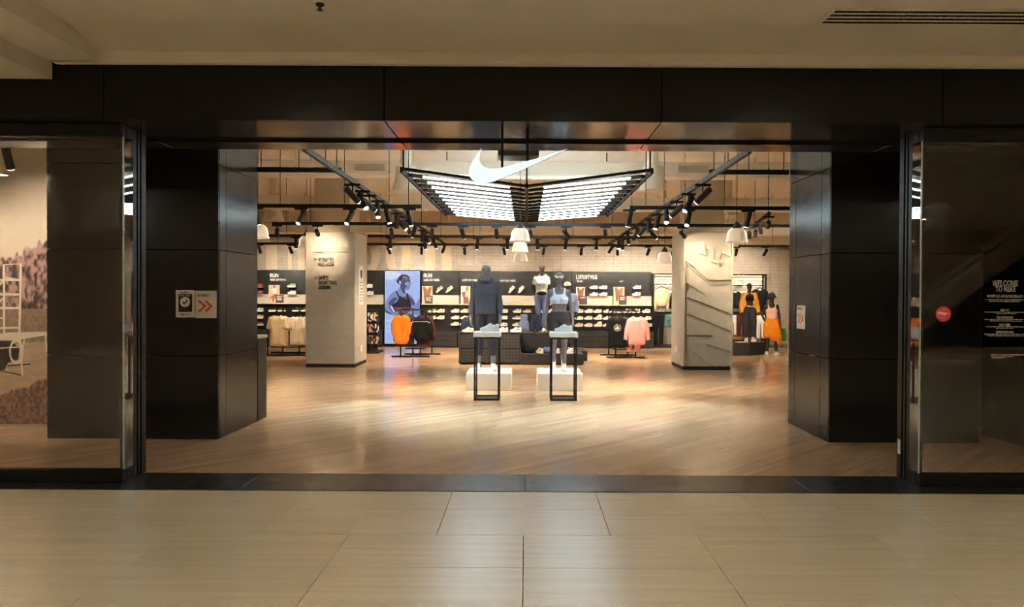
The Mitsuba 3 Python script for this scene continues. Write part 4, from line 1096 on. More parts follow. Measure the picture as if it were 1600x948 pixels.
# ------------------------------------------------------------------ white hanging bays either side of the relief column
def frame_bay(px0, px1, label, y=BACK - 0.35, top_py=425.5):
    x0, x1 = float(at(px0, 460, y)[0]), float(at(px1, 460, y)[0])
    z1 = float(at(1090, top_py, y)[2])
    k = thing('hanging_bay', label, 'display wall')
    obj('back_panel', bx(x0 + 0.02, x1 - 0.02, BACK - 0.05, BACK - 0.013, 1.1, z1 - 0.02), 'mat_shelf_cream', k)
    for i in range(3):
        zz = z1 - 0.10 - i * 0.22
        obj('slat', bev(x0 + 0.03, x1 - 0.03, BACK - 0.10, BACK - 0.05, zz - 0.09, zz, 0.004), 'mat_white', k)
    for x in (x0, x1):
        obj('upright', bev(x - 0.025, x + 0.025, y, y + 0.05, 0.0, z1, 0.004), 'mat_track_black', k)
        obj('upright', bev(x - 0.025, x + 0.025, BACK - 0.065, BACK - 0.014, 0.0, z1, 0.004), 'mat_track_black', k)
        obj('arm', cat(bx(x - 0.02, x + 0.02, y + 0.04, BACK - 0.06, z1 - 0.05, z1 - 0.005), bx(x - 0.02, x + 0.02, y + 0.04, BACK - 0.06, 0.03, 0.07)), 'mat_track_black', k)
    obj('top_bar', bar((x0, y + 0.025, z1 - 0.02), (x1, y + 0.025, z1 - 0.02), 0.05, 0.04), 'mat_track_black', k)
    return k, x0, x1, z1
HB = BACK - 0.35
k1, hx0, hx1, hz = frame_bay(1021, 1092, 'white slatted hanging bay between lifestyle shoes and relief column', top_py=427)
zs = float(at(1035, 487, HB)[2])
obj('shelf', bev(hx0 + 0.03, hx1 - 0.03, HB, BACK - 0.05, zs - 0.045, zs, 0.006), 'mat_frame_black', k1)
zb_ = float(at(1035, 444, HB)[2])
obj('hang_bar', bar((hx0, HB + 0.025, zb_), (hx1, HB + 0.025, zb_), 0.03, 0.03), 'mat_track_black', k1)
obj('hang_bar', bar((hx0, HB + 0.025, zs - 0.09), (hx1, HB + 0.025, zs - 0.09), 0.03, 0.03), 'mat_track_black', k1)
obj('base_shelf', bev(hx0 + 0.03, hx1 - 0.03, HB, BACK - 0.02, 0.0, 0.09, 0.006), 'mat_fixture_dark', k1)
q = at(1033.5, 450, HB)
garment('overshirt', 'shirt', 'cream overshirt hanging above the black shelf', mirror([(0.06, 0.0), (0.16, -0.04), (0.21, -0.12), (0.235, -0.40), (0.225, -0.66), (0.16, -0.66), (0.165, -0.46), (0.14, -0.52), (0.10, -0.56)]), float(q[0]), HB - 0.045, float(q[2]), 'cream', seed=21, thick=0.05, hang=0.34)
shoe('low', 'white', (float(at(1033, 484, HB)[0]), HB + 0.14, zs + 0.001), 0, 0, 'white low trainer on the black shelf below the cream overshirt', None)
q = at(1056, 452, HB)
garment('jacket', 'jacket', 'black jacket hanging above the shelf, close to the relief column', hoodie(0.40, 0.62), float(q[0]) + 0.05, HB - 0.13, float(q[2]), 'black', seed=22, thick=0.05, hang=0.34)
q = at(1028.5, 491, HB)
garment('leggings', 'trousers', 'long black trousers hanging beneath the black shelf', mirror([(0.0, 0.0), (0.15, 0.0), (0.16, -0.45), (0.14, -0.93), (0.03, -0.93), (0.02, -0.4)]), float(q[0]), HB - 0.045, float(q[2]), 'black', seed=23, thick=0.04, hang=0.24, hz=0.0)
q = at(1045.2, 491, HB)
garment('shorts', 'shorts', 'teal shorts hanging beneath the black shelf', mirror([(0.0, 0.0), (0.12, 0.0), (0.15, -0.38), (0.03, -0.38), (0.01, -0.2)]), float(q[0]), HB - 0.045, float(q[2]), 'teal', seed=24, thick=0.04, hang=0.20)
q = at(1059, 491, HB)
garment('tee_shirt', 'T-shirt', 'white top hanging beneath the black shelf, touching the relief column edge', tee(0.32, 0.5, 0.28), float(q[0]), HB - 0.14, float(q[2]), 'white', seed=25, thick=0.04, hang=0.28)

k4, hx0, hx1, hz = frame_bay(1120, 1196.5, 'white slatted hanging bay beyond the relief column, behind the mannequin in yellow', top_py=427.5)
zb2 = float(at(1170, 446, HB)[2])
obj('hang_bar', bar((hx0, HB + 0.025, zb2), (hx1, HB + 0.025, zb2), 0.03, 0.03), 'mat_track_black', k4)
zb3 = float(at(1170, 487.5, HB)[2])
obj('shelf', bev(hx0 + 0.03, hx1 - 0.03, HB, BACK - 0.05, zb3 - 0.02, zb3 + 0.02, 0.006), 'mat_frame_black', k4)
obj('hang_bar', bar((hx0, HB + 0.025, zb3 - 0.07), (hx1, HB + 0.025, zb3 - 0.07), 0.03, 0.03), 'mat_track_black', k4)
obj('base_shelf', bev(hx0 + 0.03, hx1 - 0.03, HB, BACK - 0.02, 0.0, 0.12, 0.006), 'mat_fixture_dark', k4)
q = at(1186.5, 452, HB)
kk = garment('tee_shirt', 'T-shirt', 'black T-shirt with white emblem hanging behind the two mannequins', tee(0.48, 0.64, 0.30), float(q[0]), HB - 0.045, float(q[2]), 'black', seed=26, thick=0.05, hang=0.36)
obj('emblem', upright(extrude(affinity.scale(EMBLEM, 0.14, 0.14, origin=(0, 0)), 0.05), float(q[0]) - 0.07, HB - 0.04, float(q[2]) - 0.18), 'mat_cloth_white', kk)
q = at(1148, 456, HB)
kk = garment('sweatshirt', 'sweatshirt', 'black sweatshirt with white print next to the relief column', hoodie(0.42, 0.50), float(q[0]), HB - 0.045, float(q[2]), 'black', seed=27, thick=0.05, hang=0.34)
obj('print', upright(text('ATHLETE', 0.06, 0.05, True, 0.26), float(q[0]) - 0.13, HB - 0.02, float(q[2]) - 0.25), 'mat_cloth_white', kk)
for i, (px, col, w, L, lab) in enumerate(((1146, 'white', 0.16, 0.62, 'white trousers hanging low next to the relief column'), (1157, 'maroon', 0.26, 0.66, 'maroon trousers hanging low behind the mannequin in yellow'),
                                     (1174, 'charcoal', 0.26, 0.7, 'charcoal trousers hanging low behind the mannequin in yellow'), (1187, 'white', 0.24, 0.72, 'long white trousers hanging low between the two mannequins'))):
    q = at(px, 492, HB)
    garment('trousers', 'trousers', lab, mirror([(0.0, 0.0), (w / 2, 0.0), (w / 2 + 0.02, -L * 0.5), (w / 2, -L), (0.02, -L), (0.015, -L * 0.4)]), float(q[0]), HB - 0.045 - 0.07 * (i % 2), float(q[2]), col, seed=30 + i, thick=0.04, hang=0.2)
def cap(x, y, z, col, label, rotz=0, brim=0.085, r=0.10):
    k = thing('cap', label, 'cap')
    crown = lathe([(r, 0.0), (r * 1.0, 0.03), (r * 0.9, 0.07), (r * 0.6, 0.105), (r * 0.2, 0.12), (0.0, 0.121), (0.0, 0.118), (r * 0.58, 0.10), (r * 0.86, 0.068), (r * 0.95, 0.03), (r * 0.96, 0.0), (r, 0.0)], 20)
    pl = Polygon([(r * 0.96 * math.cos(a), r * 0.96 * math.sin(a)) for a in np.linspace(math.pi * 1.05, math.pi * 1.95, 14)] + [((r * 0.95) * math.cos(a), -brim * 0.9 + (r * 1.0) * math.sin(a)) for a in np.linspace(math.pi * 1.97, math.pi * 1.03, 14)])
    obj('crown', moved(turned(crown, rotz), x, y, z), 'mat_cloth_' + col, k, smooth=40)
    obj('brim', moved(turned(extrude(pl.buffer(0), 0.006), rotz), x, y, z), 'mat_cloth_' + col, k)
    return k
q = at(1156.5, 453.5, HB)
cap(float(q[0]), HB + 0.08, zb2 + 0.032, 'white', 'white cap on the bar beside the mannequin in yellow')
# boxes and folded things at the foot of that bay, green bag by the wall
# ================================================================== MANNEQUINS
SPH = trimesh.creation.icosphere(2).vertices

def hull(*balls):
    return m3.Manifold.hull_points(np.concatenate([SPH * r + np.array(p, float) for p, r in balls]))
def union(parts):
    return m3.Manifold.batch_boolean(parts, m3.OpType.Add)
def finish(man, step=0.022, it=8):
    man = man.refine_to_length(step)
    q = man.to_mesh()
    m = trimesh.Trimesh(q.vert_properties[:, :3], q.tri_verts, process=True)
    trimesh.smoothing.filter_taubin(m, lamb=0.5, nu=0.53, iterations=it)
    return m
def folds(m, amp, freq=(14, 14, 5), seed=3, zfun=None):
    v = m.vertices
    n = m.vertex_normals
    w = (meshkit.fbm(v * np.array(freq) + seed * 5.1, 3, seed) - 0.5) * 2 * amp
    if zfun is not None:
        w = w * zfun(v[:, 2])
    m.vertices = v + n * w[:, None]
    return m
V = lambda *a: np.array(a, float)

class Figure:
    """A standing figure facing -y at the origin; its proportions scale with the height h."""

    def __init__(self, h=1.80, female=False, arms=None, legs=None, twist=0.0):
        self.s = s = h / 1.80
        self.f = female
        sh = 0.155 if female else 0.185
        hipw = 0.09
        self.J = J = {}
        for side, k in ((-1, 'l'), (1, 'r')):
            J['sh' + k] = V(side * sh, 0.0, 1.435)
            J['el' + k] = V(side * (sh + 0.055), 0.02, 1.145)
            J['wr' + k] = V(side * (sh + 0.075), -0.05, 0.905)
            J['hip' + k] = V(side * hipw, 0.005, 0.92)
            J['kn' + k] = V(side * 0.095, -0.02, 0.50)
            J['an' + k] = V(side * 0.10, 0.02, 0.085)
        J.update({k: V(*v) for k, v in (arms or {}).items()})
        J.update({k: V(*v) for k, v in (legs or {}).items()})
        self.splay = {'l': -0.22, 'r': 0.22}

    def torso(self, e=0.0):
        f = self.f
        ch, wa, pe = (0.085, 0.105), (0.068, 0.092), (0.085, 0.098)
        if f:
            ch, wa, pe = (0.070, 0.088), (0.052, 0.074), (0.082, 0.094)
        R = lambda r: r + e
        out = []
        for a, b in (((ch[0], 0.0, 1.30, ch[1]), (ch[0] * 1.1, 0.0, 1.385, ch[1] * 0.86)), ((ch[0], 0.0, 1.30, ch[1] * 0.97), (wa[0], 0.0, 1.10, wa[1])), ((wa[0], 0.0, 1.10, wa[1]), (pe[0], 0.012, 0.95, pe[1]))):
            out.append(hull(*[((s * q[0], q[1], q[2]), R(q[3])) for q in (a, b) for s in (-1, 1)]))
        out.append(hull(*[((s * (self.J['shr'][0] - 0.035), 0.0, 1.425), R(0.052)) for s in (-1, 1)], *[((s * 0.085, 0, 1.36), R(0.075)) for s in (-1, 1)], ((0, 0.01, 1.475), R(0.062))))
        if f:
            for s in (-1, 1):
                out.append(hull(((s * 0.062, -0.050, 1.295), R(0.062)), ((s * 0.055, -0.015, 1.35), R(0.07)), ((s * 0.05, -0.02, 1.22), R(0.06))))
        return out

    def arm(self, k, e=0.0, upto='wr', frac=1.0):
        J, t = self.J, 0.86 if self.f else 1.0
        out = [hull((J['sh' + k], 0.054 * t + e), (J['el' + k], 0.041 * t + e))]
        if upto == 'mid':
            return [hull((J['sh' + k], 0.054 * t + e), (J['sh' + k] + (J['el' + k] - J['sh' + k]) * frac, 0.047 * t + e))]
        if upto in ('wr', 'fore'):
            w = J['el' + k] + (J['wr' + k] - J['el' + k]) * frac
            m = J['el' + k] + (J['wr' + k] - J['el' + k]) * 0.3
            out += [hull((J['el' + k], 0.040 * t + e), (m, 0.041 * t + e)), hull((m, 0.041 * t + e), (w, (0.028 * t if frac > 0.9 else 0.034 * t) + e))]
        return out

    def leg(self, k, e=0.0, upto='an', frac=1.0, thin=1.0):
        J, t = self.J, 0.95 if self.f else 1.0
        e2 = e * thin
        out = [hull((J['hip' + k] + V(0, 0.005, 0.0), 0.092 * t + e), (J['kn' + k], 0.056 * t + e2))]
        if upto == 'an':
            c = J['kn' + k] + (J['an' + k] - J['kn' + k]) * 0.3 + V(0, 0.018, 0)
            a = J['kn' + k] + (J['an' + k] - J['kn' + k]) * frac
            out += [hull((J['kn' + k], 0.055 * t + e2), (c, 0.055 * t + e2)), hull((c, 0.055 * t + e2), (a, (0.037 if frac > 0.9 else 0.042) + e2))]
        return out

    def foot(self, k, e=0.0):
        a, q = self.J['an' + k], self.splay[k]
        d = V(math.sin(q), -math.cos(q), 0)
        base = V(a[0], a[1], 0)
        return [hull((a, 0.037 + e), (base - d * 0.05 + V(0, 0, 0.036), 0.034 + e), (base + d * 0.03 + V(0, 0, 0.05), 0.036 + e)),
                hull((base - d * 0.05 + V(0, 0, 0.036), 0.034 + e), (base + d * 0.11 + V(0, 0, 0.034), 0.034 + e)), hull((base + d * 0.11 + V(0, 0, 0.034), 0.034 + e), (base + d * 0.17 + V(0, 0, 0.026), 0.024 + e))]

    def hand(self, k):
        w, el = self.J['wr' + k], self.J['el' + k]
        side = -1 if k == 'l' else 1
        d = w - el
        d /= np.linalg.norm(d)
        fwd = V(0, -1, 0) - d * np.dot(V(0, -1, 0), d)
        if np.linalg.norm(fwd) < 0.2:
            fwd = V(0, 0, -1) - d * np.dot(V(0, 0, -1), d)
        fwd /= np.linalg.norm(fwd)                       # the edge the thumb is on
        inn = np.cross(d, fwd) * side                     # towards the palm
        if np.dot(inn, V(-side, 0, 0)) < 0:
            inn = -inn
        c = 0.92 if self.f else 1.0
        pts = [w + d * 0.01, w + d * 0.085 * c]
        out = [hull((w, 0.026 * c), (w + d * 0.03, 0.024)), hull((w + d * 0.02 + fwd * 0.016, 0.015), (w + d * 0.02 - fwd * 0.018, 0.014), (w + d * 0.09 * c + fwd * 0.030, 0.011), (w + d * 0.085 * c - fwd * 0.030, 0.011))]
        for i, (o, L) in enumerate(((0.029, 0.075), (0.010, 0.085), (-0.010, 0.078), (-0.029, 0.060))):
            b = w + d * (0.085 * c) + fwd * o
            p1 = b + (d * 0.93 + inn * 0.28 + fwd * o * 1.2) * L * 0.45 * c
            p2 = p1 + (d * 0.80 + inn * 0.60) * L * 0.32 * c
            p3 = p2 + (d * 0.55 + inn * 0.80) * L * 0.25 * c
            out += [hull((b, 0.0098), (p1, 0.009)), hull((p1, 0.009), (p2, 0.0084)), hull((p2, 0.0084), (p3, 0.0075))]
        t0 = w + d * 0.028 + fwd * 0.022
        t1 = t0 + (d * 0.62 + fwd * 0.72 + inn * 0.3) * 0.045
        t2 = t1 + (d * 0.92 + fwd * 0.25 + inn * 0.3) * 0.032
        t3 = t2 + (d * 0.95 + inn * 0.3) * 0.022
        out += [hull((t0, 0.014), (t1, 0.0115)), hull((t1, 0.0115), (t2, 0.010)), hull((t2, 0.010), (t3, 0.0085))]
        return out

    def head(self):
        t = 0.98 if self.f else 1.0
        out = [hull(((0, 0.0, 1.47), 0.062 * t), ((0, -0.012, 1.585), 0.052 * t)),
               hull(((0, 0.024, 1.712), 0.080 * t), ((0, -0.022, 1.705), 0.073 * t)), hull(((0, -0.022, 1.705), 0.072 * t), ((0.0, -0.042, 1.612), 0.048 * t), ((0, 0.01, 1.64), 0.060 * t)),
               hull(((0, -0.088, 1.70), 0.008), ((0, -0.098, 1.662), 0.011), ((0, -0.075, 1.66), 0.018))]
        return out

NECK = hull(((0, 0.0, 1.52), 0.070), ((0, -0.01, 1.66), 0.085))
VNECK = hull(((-0.055, -0.10, 1.50), 0.015), ((0.055, -0.10, 1.50), 0.015), ((0, -0.14, 1.39), 0.012), ((0, -0.10, 1.39), 0.012))
SCOOP = [hull(((-0.035, -0.12, 1.42), 0.045), ((0.035, -0.12, 1.42), 0.045), ((-0.05, -0.05, 1.52), 0.045), ((0.05, -0.05, 1.52), 0.045), ((0, 0.10, 1.50), 0.08)), NECK] + [hull(((s * 0.185, -0.12, 1.40), 0.075), ((s * 0.185, 0.12, 1.40), 0.075), ((s * 0.185, 0.0, 1.50), 0.075)) for s in (-1, 1)]

def mannequin(label, x, y, z, fig, skin, yaw=0.0):
    """The bare figure; clothes follow as its children, in the same place."""
    k = thing('mannequin', label, 'mannequin', None)
    s = fig.s
    parts = fig.torso() + fig.head()
    for q in 'lr':
        parts += fig.arm(q) + fig.hand(q) + fig.leg(q) + fig.foot(q)
    m = finish(union(parts), 0.016, 5)
    fig.place = T().translate([x, y, z]).rotate([0, 0, 1], yaw).scale(s)
    fig.key = k
    obj('body', m, skin, k, smooth=True, to_world=fig.place)
    return k
def wear(fig, name, parts, m, cut=(), fold=0.006, step=0.024, seed=1, label=None, it=6, freq=(13, 13, 5), holes=()):
    """A garment over the figure: its pieces joined, cut by planes (normal, offset: what lies on the normal's side stays)."""
    man = union(parts)
    for n, o in cut:
        man = man.trim_by_plane(n, o)
    for h in holes:
        man = man - h
    q = finish(man, step, it)
    q = folds(q, fold, freq, seed)
    k = obj(name, q, m, fig.key, smooth=50, to_world=fig.place)
    if label:
        tag(k, label)
    return k
def shoes_on(fig, col, kind='runner', size=1.04):
    for k in 'lr':
        a, q = fig.J['an' + k], fig.splay[k]
        d = V(math.sin(q), -math.cos(q), 0)
        W = fig.place @ T().translate([float(a[0] + d[0] * 0.045), float(a[1] + d[1] * 0.045), 0.0]).rotate([0, 0, 1], math.degrees(q) + 90).scale([size, size * 1.12, size * 0.98]).translate([-0.14, 0, 0])
        up, so, li, la, em = SHOE[kind]
        kk = obj('shoe', up, 'mat_shoe_' + col, fig.key, to_world=W)
        obj('sole', so, 'mat_shoe_sole', kk, to_world=W)
        obj('laces', la, 'mat_shoe_dark', kk, to_world=W)
        obj('emblem', em, 'mat_shoe_dark', kk, to_world=W)
        tag(kk, 'pale trainer')

rgbmat('skin_grey', 112, 110, 112, 0.42)
rgbmat('skin_ash', 100, 94, 94, 0.42)
rgbmat('skin_dark', 66, 60, 58, 0.38)
rgbmat('skin_black', 42, 36, 34, 0.35)

# plinths of small white ribs
def plinth(px0, px1, y0, label, h=0.295, d=1.0):
    x0, x1 = float(at(px0, 600, y0)[0]), float(at(px1, 600, y0)[0])
    k = thing('plinth', label, 'plinth', None)
    obj('body', bev(x0 + 0.004, x1 - 0.004, y0 + 0.005, y0 + d, 0.0, h, 0.006), 'mat_plinth', k)
    ribs = []
    n = int((x1 - x0) / 0.022)
    for i in range(n):
        a = x0 + (i + 0.15) * (x1 - x0) / n
        ribs.append(bx(a, a + (x1 - x0) / n * 0.6, y0, y0 + 0.006, 0.01, h - 0.012))
    obj('ribs', cat(ribs), 'mat_plinth', k)
    return x0, x1
rgbmat('plinth', 232, 222, 206, 0.6)
PY = 12.62
pa = plinth(727.5, 799.0, PY, 'white ribbed plinth under the hooded mannequin')
pb = plinth(839.5, 911, PY, 'white ribbed plinth under the mannequin in the pale blue sports top')

# hooded mannequin
my = 13.05
mx = float(at(759, 500, my)[0])
f1 = Figure(1.90, False, arms={'shl': (-0.165, 0.0, 1.435), 'shr': (0.165, 0.0, 1.435), 'ell': (-0.228, 0.02, 1.16), 'elr': (0.228, 0.02, 1.16), 'wrl': (-0.246, -0.06, 0.90), 'wrr': (0.246, -0.05, 0.90)}, legs={'anl': (-0.125, 0.0, 0.085), 'anr': (0.125, 0.03, 0.085), 'knl': (-0.11, -0.02, 0.5), 'knr': (0.11, -0.02, 0.5)})
mannequin('grey mannequin in slate blue hooded top and dark cropped trousers', mx, my, 0.295, f1, 'mat_skin_grey')
wear(f1, 'trousers', [hull(*[((q * 0.075, 0.012, 0.96), 0.108) for q in (-1, 1)], *[((q * 0.065, 0.0, 1.05), 0.098) for q in (-1, 1)])] + sum([f1.leg(k, 0.016, 'an', 0.62) for k in 'lr'], []), 'mat_cloth_charcoal', [((0, 0, 1), 0.265)], 0.007, seed=2)
scene['mat_hood'] = scene['mat_cloth_slate']
hp = f1.torso(0.014) + f1.arm('l', 0.012, 'fore', 0.97) + f1.arm('r', 0.012, 'fore', 0.97)
hp = [hull(*[((q * 0.075, 0.0, 1.36), 0.108) for q in (-1, 1)], *[((q * 0.058, 0.005, 0.90), 0.128) for q in (-1, 1)])] + hp
wear(f1, 'hooded_top', hp, 'mat_cloth_slate', [((0, 0, 1), 0.945), ((0, 0, -1), -1.505)], 0.006, seed=4, freq=(10, 10, 6))
wear(f1, 'hood', [hull(((-0.085, 0.01, 1.53), 0.035), ((-0.05, -0.075, 1.505), 0.028)), hull(((0.085, 0.01, 1.53), 0.035), ((0.05, -0.075, 1.505), 0.028)), hull(((-0.05, -0.075, 1.505), 0.028), ((0.05, -0.075, 1.505), 0.028)),
                  hull(((-0.085, 0.01, 1.53), 0.035), ((-0.06, 0.10, 1.50), 0.05)), hull(((0.085, 0.01, 1.53), 0.035), ((0.06, 0.10, 1.50), 0.05)), hull(((-0.06, 0.10, 1.50), 0.05), ((0.06, 0.10, 1.50), 0.05), ((0, 0.12, 1.42), 0.05)),
                  hull(((-0.11, 0.0, 1.47), 0.04), ((0.11, 0.0, 1.47), 0.04), ((0, 0.05, 1.49), 0.05))], 'mat_cloth_slate', [], 0.005, seed=6)
shoes_on(f1, 'white')

# mannequin with pale blue sports top
fx = float(at(873.5, 500, my)[0])
f2 = Figure(1.77, True, arms={'ell': (-0.215, 0.03, 1.15), 'elr': (0.215, 0.03, 1.15), 'wrl': (-0.245, -0.03, 0.91), 'wrr': (0.245, -0.02, 0.91)}, legs={'anl': (-0.10, 0.0, 0.085), 'anr': (0.09, 0.02, 0.085)})
mannequin('grey mannequin in pale blue sports top and dark shorts with white headband', fx, my, 0.295, f2, 'mat_skin_ash')
wear(f2, 'sports_top', f2.torso(0.012) , 'mat_cloth_sky', [((0, 0, 1), 1.215), ((0, 0, -1), -1.50)], 0.002, 0.02, seed=7, holes=SCOOP)
wear(f2, 'shorts', [hull(*[((q * 0.085, 0.012, 0.95), 0.112) for q in (-1, 1)], *[((q * 0.058, 0.004, 1.06), 0.093) for q in (-1, 1)])] + sum([f2.leg(k, 0.016, 'kn') for k in 'lr'], []), 'mat_cloth_charcoal', [((0, 0, 1), 0.60), ((0, 0, -1), -1.075)], 0.003, seed=8)
wear(f2, 'headband', [hull(((0, 0.024, 1.712), 0.083), ((0, -0.022, 1.705), 0.076))], 'mat_cloth_white', [((0, -0.25, 1), 1.643), ((0, 0.25, -1), -1.680)], 0.0, 0.02, label='white headband')
wear(f2, 'socks', sum([[hull((f2.J['an' + k] + V(0, 0.012, 0.22), 0.047), (f2.J['an' + k], 0.043))] + f2.foot(k, 0.006) for k in 'lr'], []), 'mat_cloth_white', [((0, 0, 1), 0.002), ((0, 0, -1), -0.30)], 0.002, 0.02, label='white crew socks')

# ------------------------------------------------------------------ centre tables
ty0, ty1 = 17.3, 18.3
x0, x1 = float(at(717, 545, ty0)[0]), float(at(813, 545, ty0)[0])
tzt = 0.76
dots = lambda p, n, uv: mix(lin(48, 46, 46), lin(66, 61, 59), smoothstep(0.30, 0.22, dr.sqrt(dr.square((p.x / 0.075) - dr.floor(p.x / 0.075) - 0.5) + dr.square((p.z / 0.075) - dr.floor(p.z / 0.075) - 0.5))))
mat('dotted_front', proc(dots), 0.5)
tk1 = thing('display_cabinet', 'dark display cabinet with four dotted drawer fronts behind the hooded mannequin', 'display cabinet')
obj('body', bev(x0, x1, ty0 + 0.02, ty1, 0.03, tzt - 0.035, 0.006), 'mat_fixture_dark', tk1)
obj('top', bev(x0 - 0.005, x1 + 0.005, ty0, ty1 + 0.005, tzt - 0.034, tzt, 0.006), 'mat_fixture_dark', tk1)
obj('base', bev(x0 + 0.03, x1 - 0.03, ty0 + 0.05, ty1 - 0.03, 0.0, 0.03, 0.004), 'mat_joint', tk1)
for i in range(2):
    for j in range(2):
        w = (x1 - x0) / 2
        obj('drawer', bev(x0 + i * w + 0.012, x0 + (i + 1) * w - 0.012, ty0 - 0.004, ty0 + 0.019, 0.05 + j * 0.34, 0.37 + j * 0.34, 0.004), 'mat_dotted_front', tk1)
# end shelf at its outer side
ox0 = float(at(705, 545, 18.0)[0])
bx0, bx1 = float(at(813.8, 560, ty0)[0]), float(at(912, 560, ty0)[0])
zbn = 0.26
bk = thing('display_bench', 'low dark display bench in front of the taller table', 'display bench')
obj('body', bev(bx0, bx1, ty0, ty0 + 0.95, 0.02, zbn - 0.025, 0.006), 'mat_fixture_dark', bk)
obj('top', bev(bx0 - 0.004, bx1 + 0.004, ty0 - 0.006, ty0 + 0.955, zbn - 0.024, zbn, 0.005), 'mat_fixture_mid', bk)
obj('base', bev(bx0 + 0.03, bx1 - 0.03, ty0 + 0.04, ty0 + 0.9, 0.0, 0.02, 0.004), 'mat_joint', bk)
hz0, hz1 = float(at(813.8, 530, 18.35)[0]), float(at(871, 530, 18.35)[0])
tk2 = thing('display_table', 'taller dark display table carrying the grey-shirted mannequin', 'display table')
ZT2 = 0.70
obj('body', bev(hz0, hz1, 18.36, 20.2, 0.0, ZT2 - 0.03, 0.006), 'mat_fixture_dark', tk2)
obj('top', bev(hz0 - 0.004, hz1 + 0.01, 18.34, 20.21, ZT2 - 0.029, ZT2, 0.005), 'mat_fixture_mid', tk2)
obj('front_panel', bev(hz0 + 0.02, hz1 - 0.02, 18.345, 18.359, 0.30, ZT2 - 0.06, 0.003), 'mat_fixture_dark', tk2)
lowb = thing('display_bench', 'low dark bench beside the taller table, under the capped mannequin', 'display bench')
obj('body', bev(hz1 + 0.03, hz1 + 0.75, 18.36, 19.6, 0.0, zbn - 0.025, 0.006), 'mat_fixture_dark', lowb)
obj('top', bev(hz1 + 0.026, hz1 + 0.754, 18.35, 19.605, zbn - 0.024, zbn, 0.005), 'mat_fixture_mid', lowb)

# goods on them
def on(px, y, z):
    return float(at(px, 520, y)[0]), y, z
shoe('runner', 'white', on(784.5, 17.5, tzt), 8, 0, 'white trainer on the dotted cabinet, nearer the hooded mannequin', None, name='trainer')
shoe('runner', 'ice', on(806, 17.5, tzt), -10, 0, 'pale grey trainer on the dotted cabinet, nearer the blue tops', None)
shoe('low', 'cream', on(731, 17.45, tzt), 10, 0, 'cream low trainer on the cabinet corner behind the pedestal', None)
q = on(722, 17.7, tzt)
garment('folded_top', 'folded clothes', 'dark blue top standing folded at the cabinet end', mirror([(0.06, 0.32), (0.13, 0.27), (0.16, 0.12), (0.17, 0.0)]), q[0] + 0.12, 17.75, tzt + 0.012, 'navy', seed=41, thick=0.08, hang=0)
k = thing('clothes_stand', 'small black table stand with blue tops and dark shorts', 'clothes rack')
sx0, sx1 = on(813, 18.5, 0)[0], on(837, 18.5, 0)[0]
obj('foot', cat(bev(sx0 + 0.02, sx0 + 0.06, 18.4, 18.62, ZT2, ZT2 + 0.02, 0.003), bev(sx1 - 0.06, sx1 - 0.02, 18.4, 18.62, ZT2, ZT2 + 0.02, 0.003)), 'mat_track_black', k)
obj('post', rod((sx0 + 0.04, 18.52, ZT2 + 0.019), (sx0 + 0.04, 18.52, ZT2 + 0.50), 0.012, 8), 'mat_track_black', k)
obj('post', rod((sx1 - 0.04, 18.52, ZT2 + 0.019), (sx1 - 0.04, 18.52, ZT2 + 0.50), 0.012, 8), 'mat_track_black', k)
obj('rail', rod((sx0 + 0.04, 18.52, ZT2 + 0.49), (sx1 - 0.04, 18.52, ZT2 + 0.49), 0.012, 8), 'mat_track_black', k)
q = on(818.5, 18.6, ZT2 + 0.46)
garment('tank_top', 'top', 'blue sleeveless top hanging on the table stand', mirror([(0.05, 0.02), (0.09, 0.0), (0.08, -0.12), (0.12, -0.18), (0.13, -0.38)]) , q[0], 18.46, ZT2 + 0.44, 'blue', seed=42, thick=0.05, hang=0.16)
garment('skirt', 'skirt', 'blue pleated skirt below the sleeveless top on the stand', mirror([(0.07, 0.0), (0.13, -0.20), (0.12, -0.28)]), q[0] + 0.02, 18.66, ZT2 + 0.30, 'blue', seed=43, thick=0.04, hang=0, freq=0) if False else None
q = on(836.2, 18.6, 0)
garment('shorts', 'shorts', 'dark navy shorts hanging on the table stand', mirror([(0.0, 0.0), (0.10, 0.0), (0.135, -0.40), (0.02, -0.42), (0.01, -0.22)]), q[0], 18.46, ZT2 + 0.45, 'navy', seed=44, thick=0.05, hang=0.14)
q = on(825.6, 17.6, zbn)
k = thing('bag', 'black soft bag lying on the low bench', 'bag')
obj('body', folds(finish(hull(((q[0] - 0.10, 17.62, zbn + 0.07), 0.068), ((q[0] + 0.12, 17.62, zbn + 0.065), 0.063), ((q[0], 17.6, zbn + 0.12), 0.06)).trim_by_plane((0, 0, 1), zbn + 0.001), 0.03, 3), 0.008), 'mat_cloth_black', k, smooth=True)
shoe('runner', 'cream', on(843.6, 17.55, zbn), -62, 0, 'cream running shoe on the low bench next to the black bag', None, scale=1.0)
q = on(857, 17.6, zbn)
k = thing('folded_top', 'blue folded top on the low bench', 'folded clothes')
obj('body', folds(finish(m3.Manifold.hull_points(np.array(bev(q[0] - 0.13, q[0] + 0.13, 17.45, 17.75, zbn + 0.006, zbn + 0.136, 0.04).vertices)), 0.03, 2), 0.004), 'mat_cloth_denim', k, smooth=40)
shoe('low', 'silver', on(872, 17.5, zbn), 80, 0, 'grey trainer on the low bench, seen toe first between the pedestal legs', None)
shoe('low', 'white', on(890.5, 17.5, zbn), 15, 0, 'white trainer on the low bench by the pedestal edge', None)

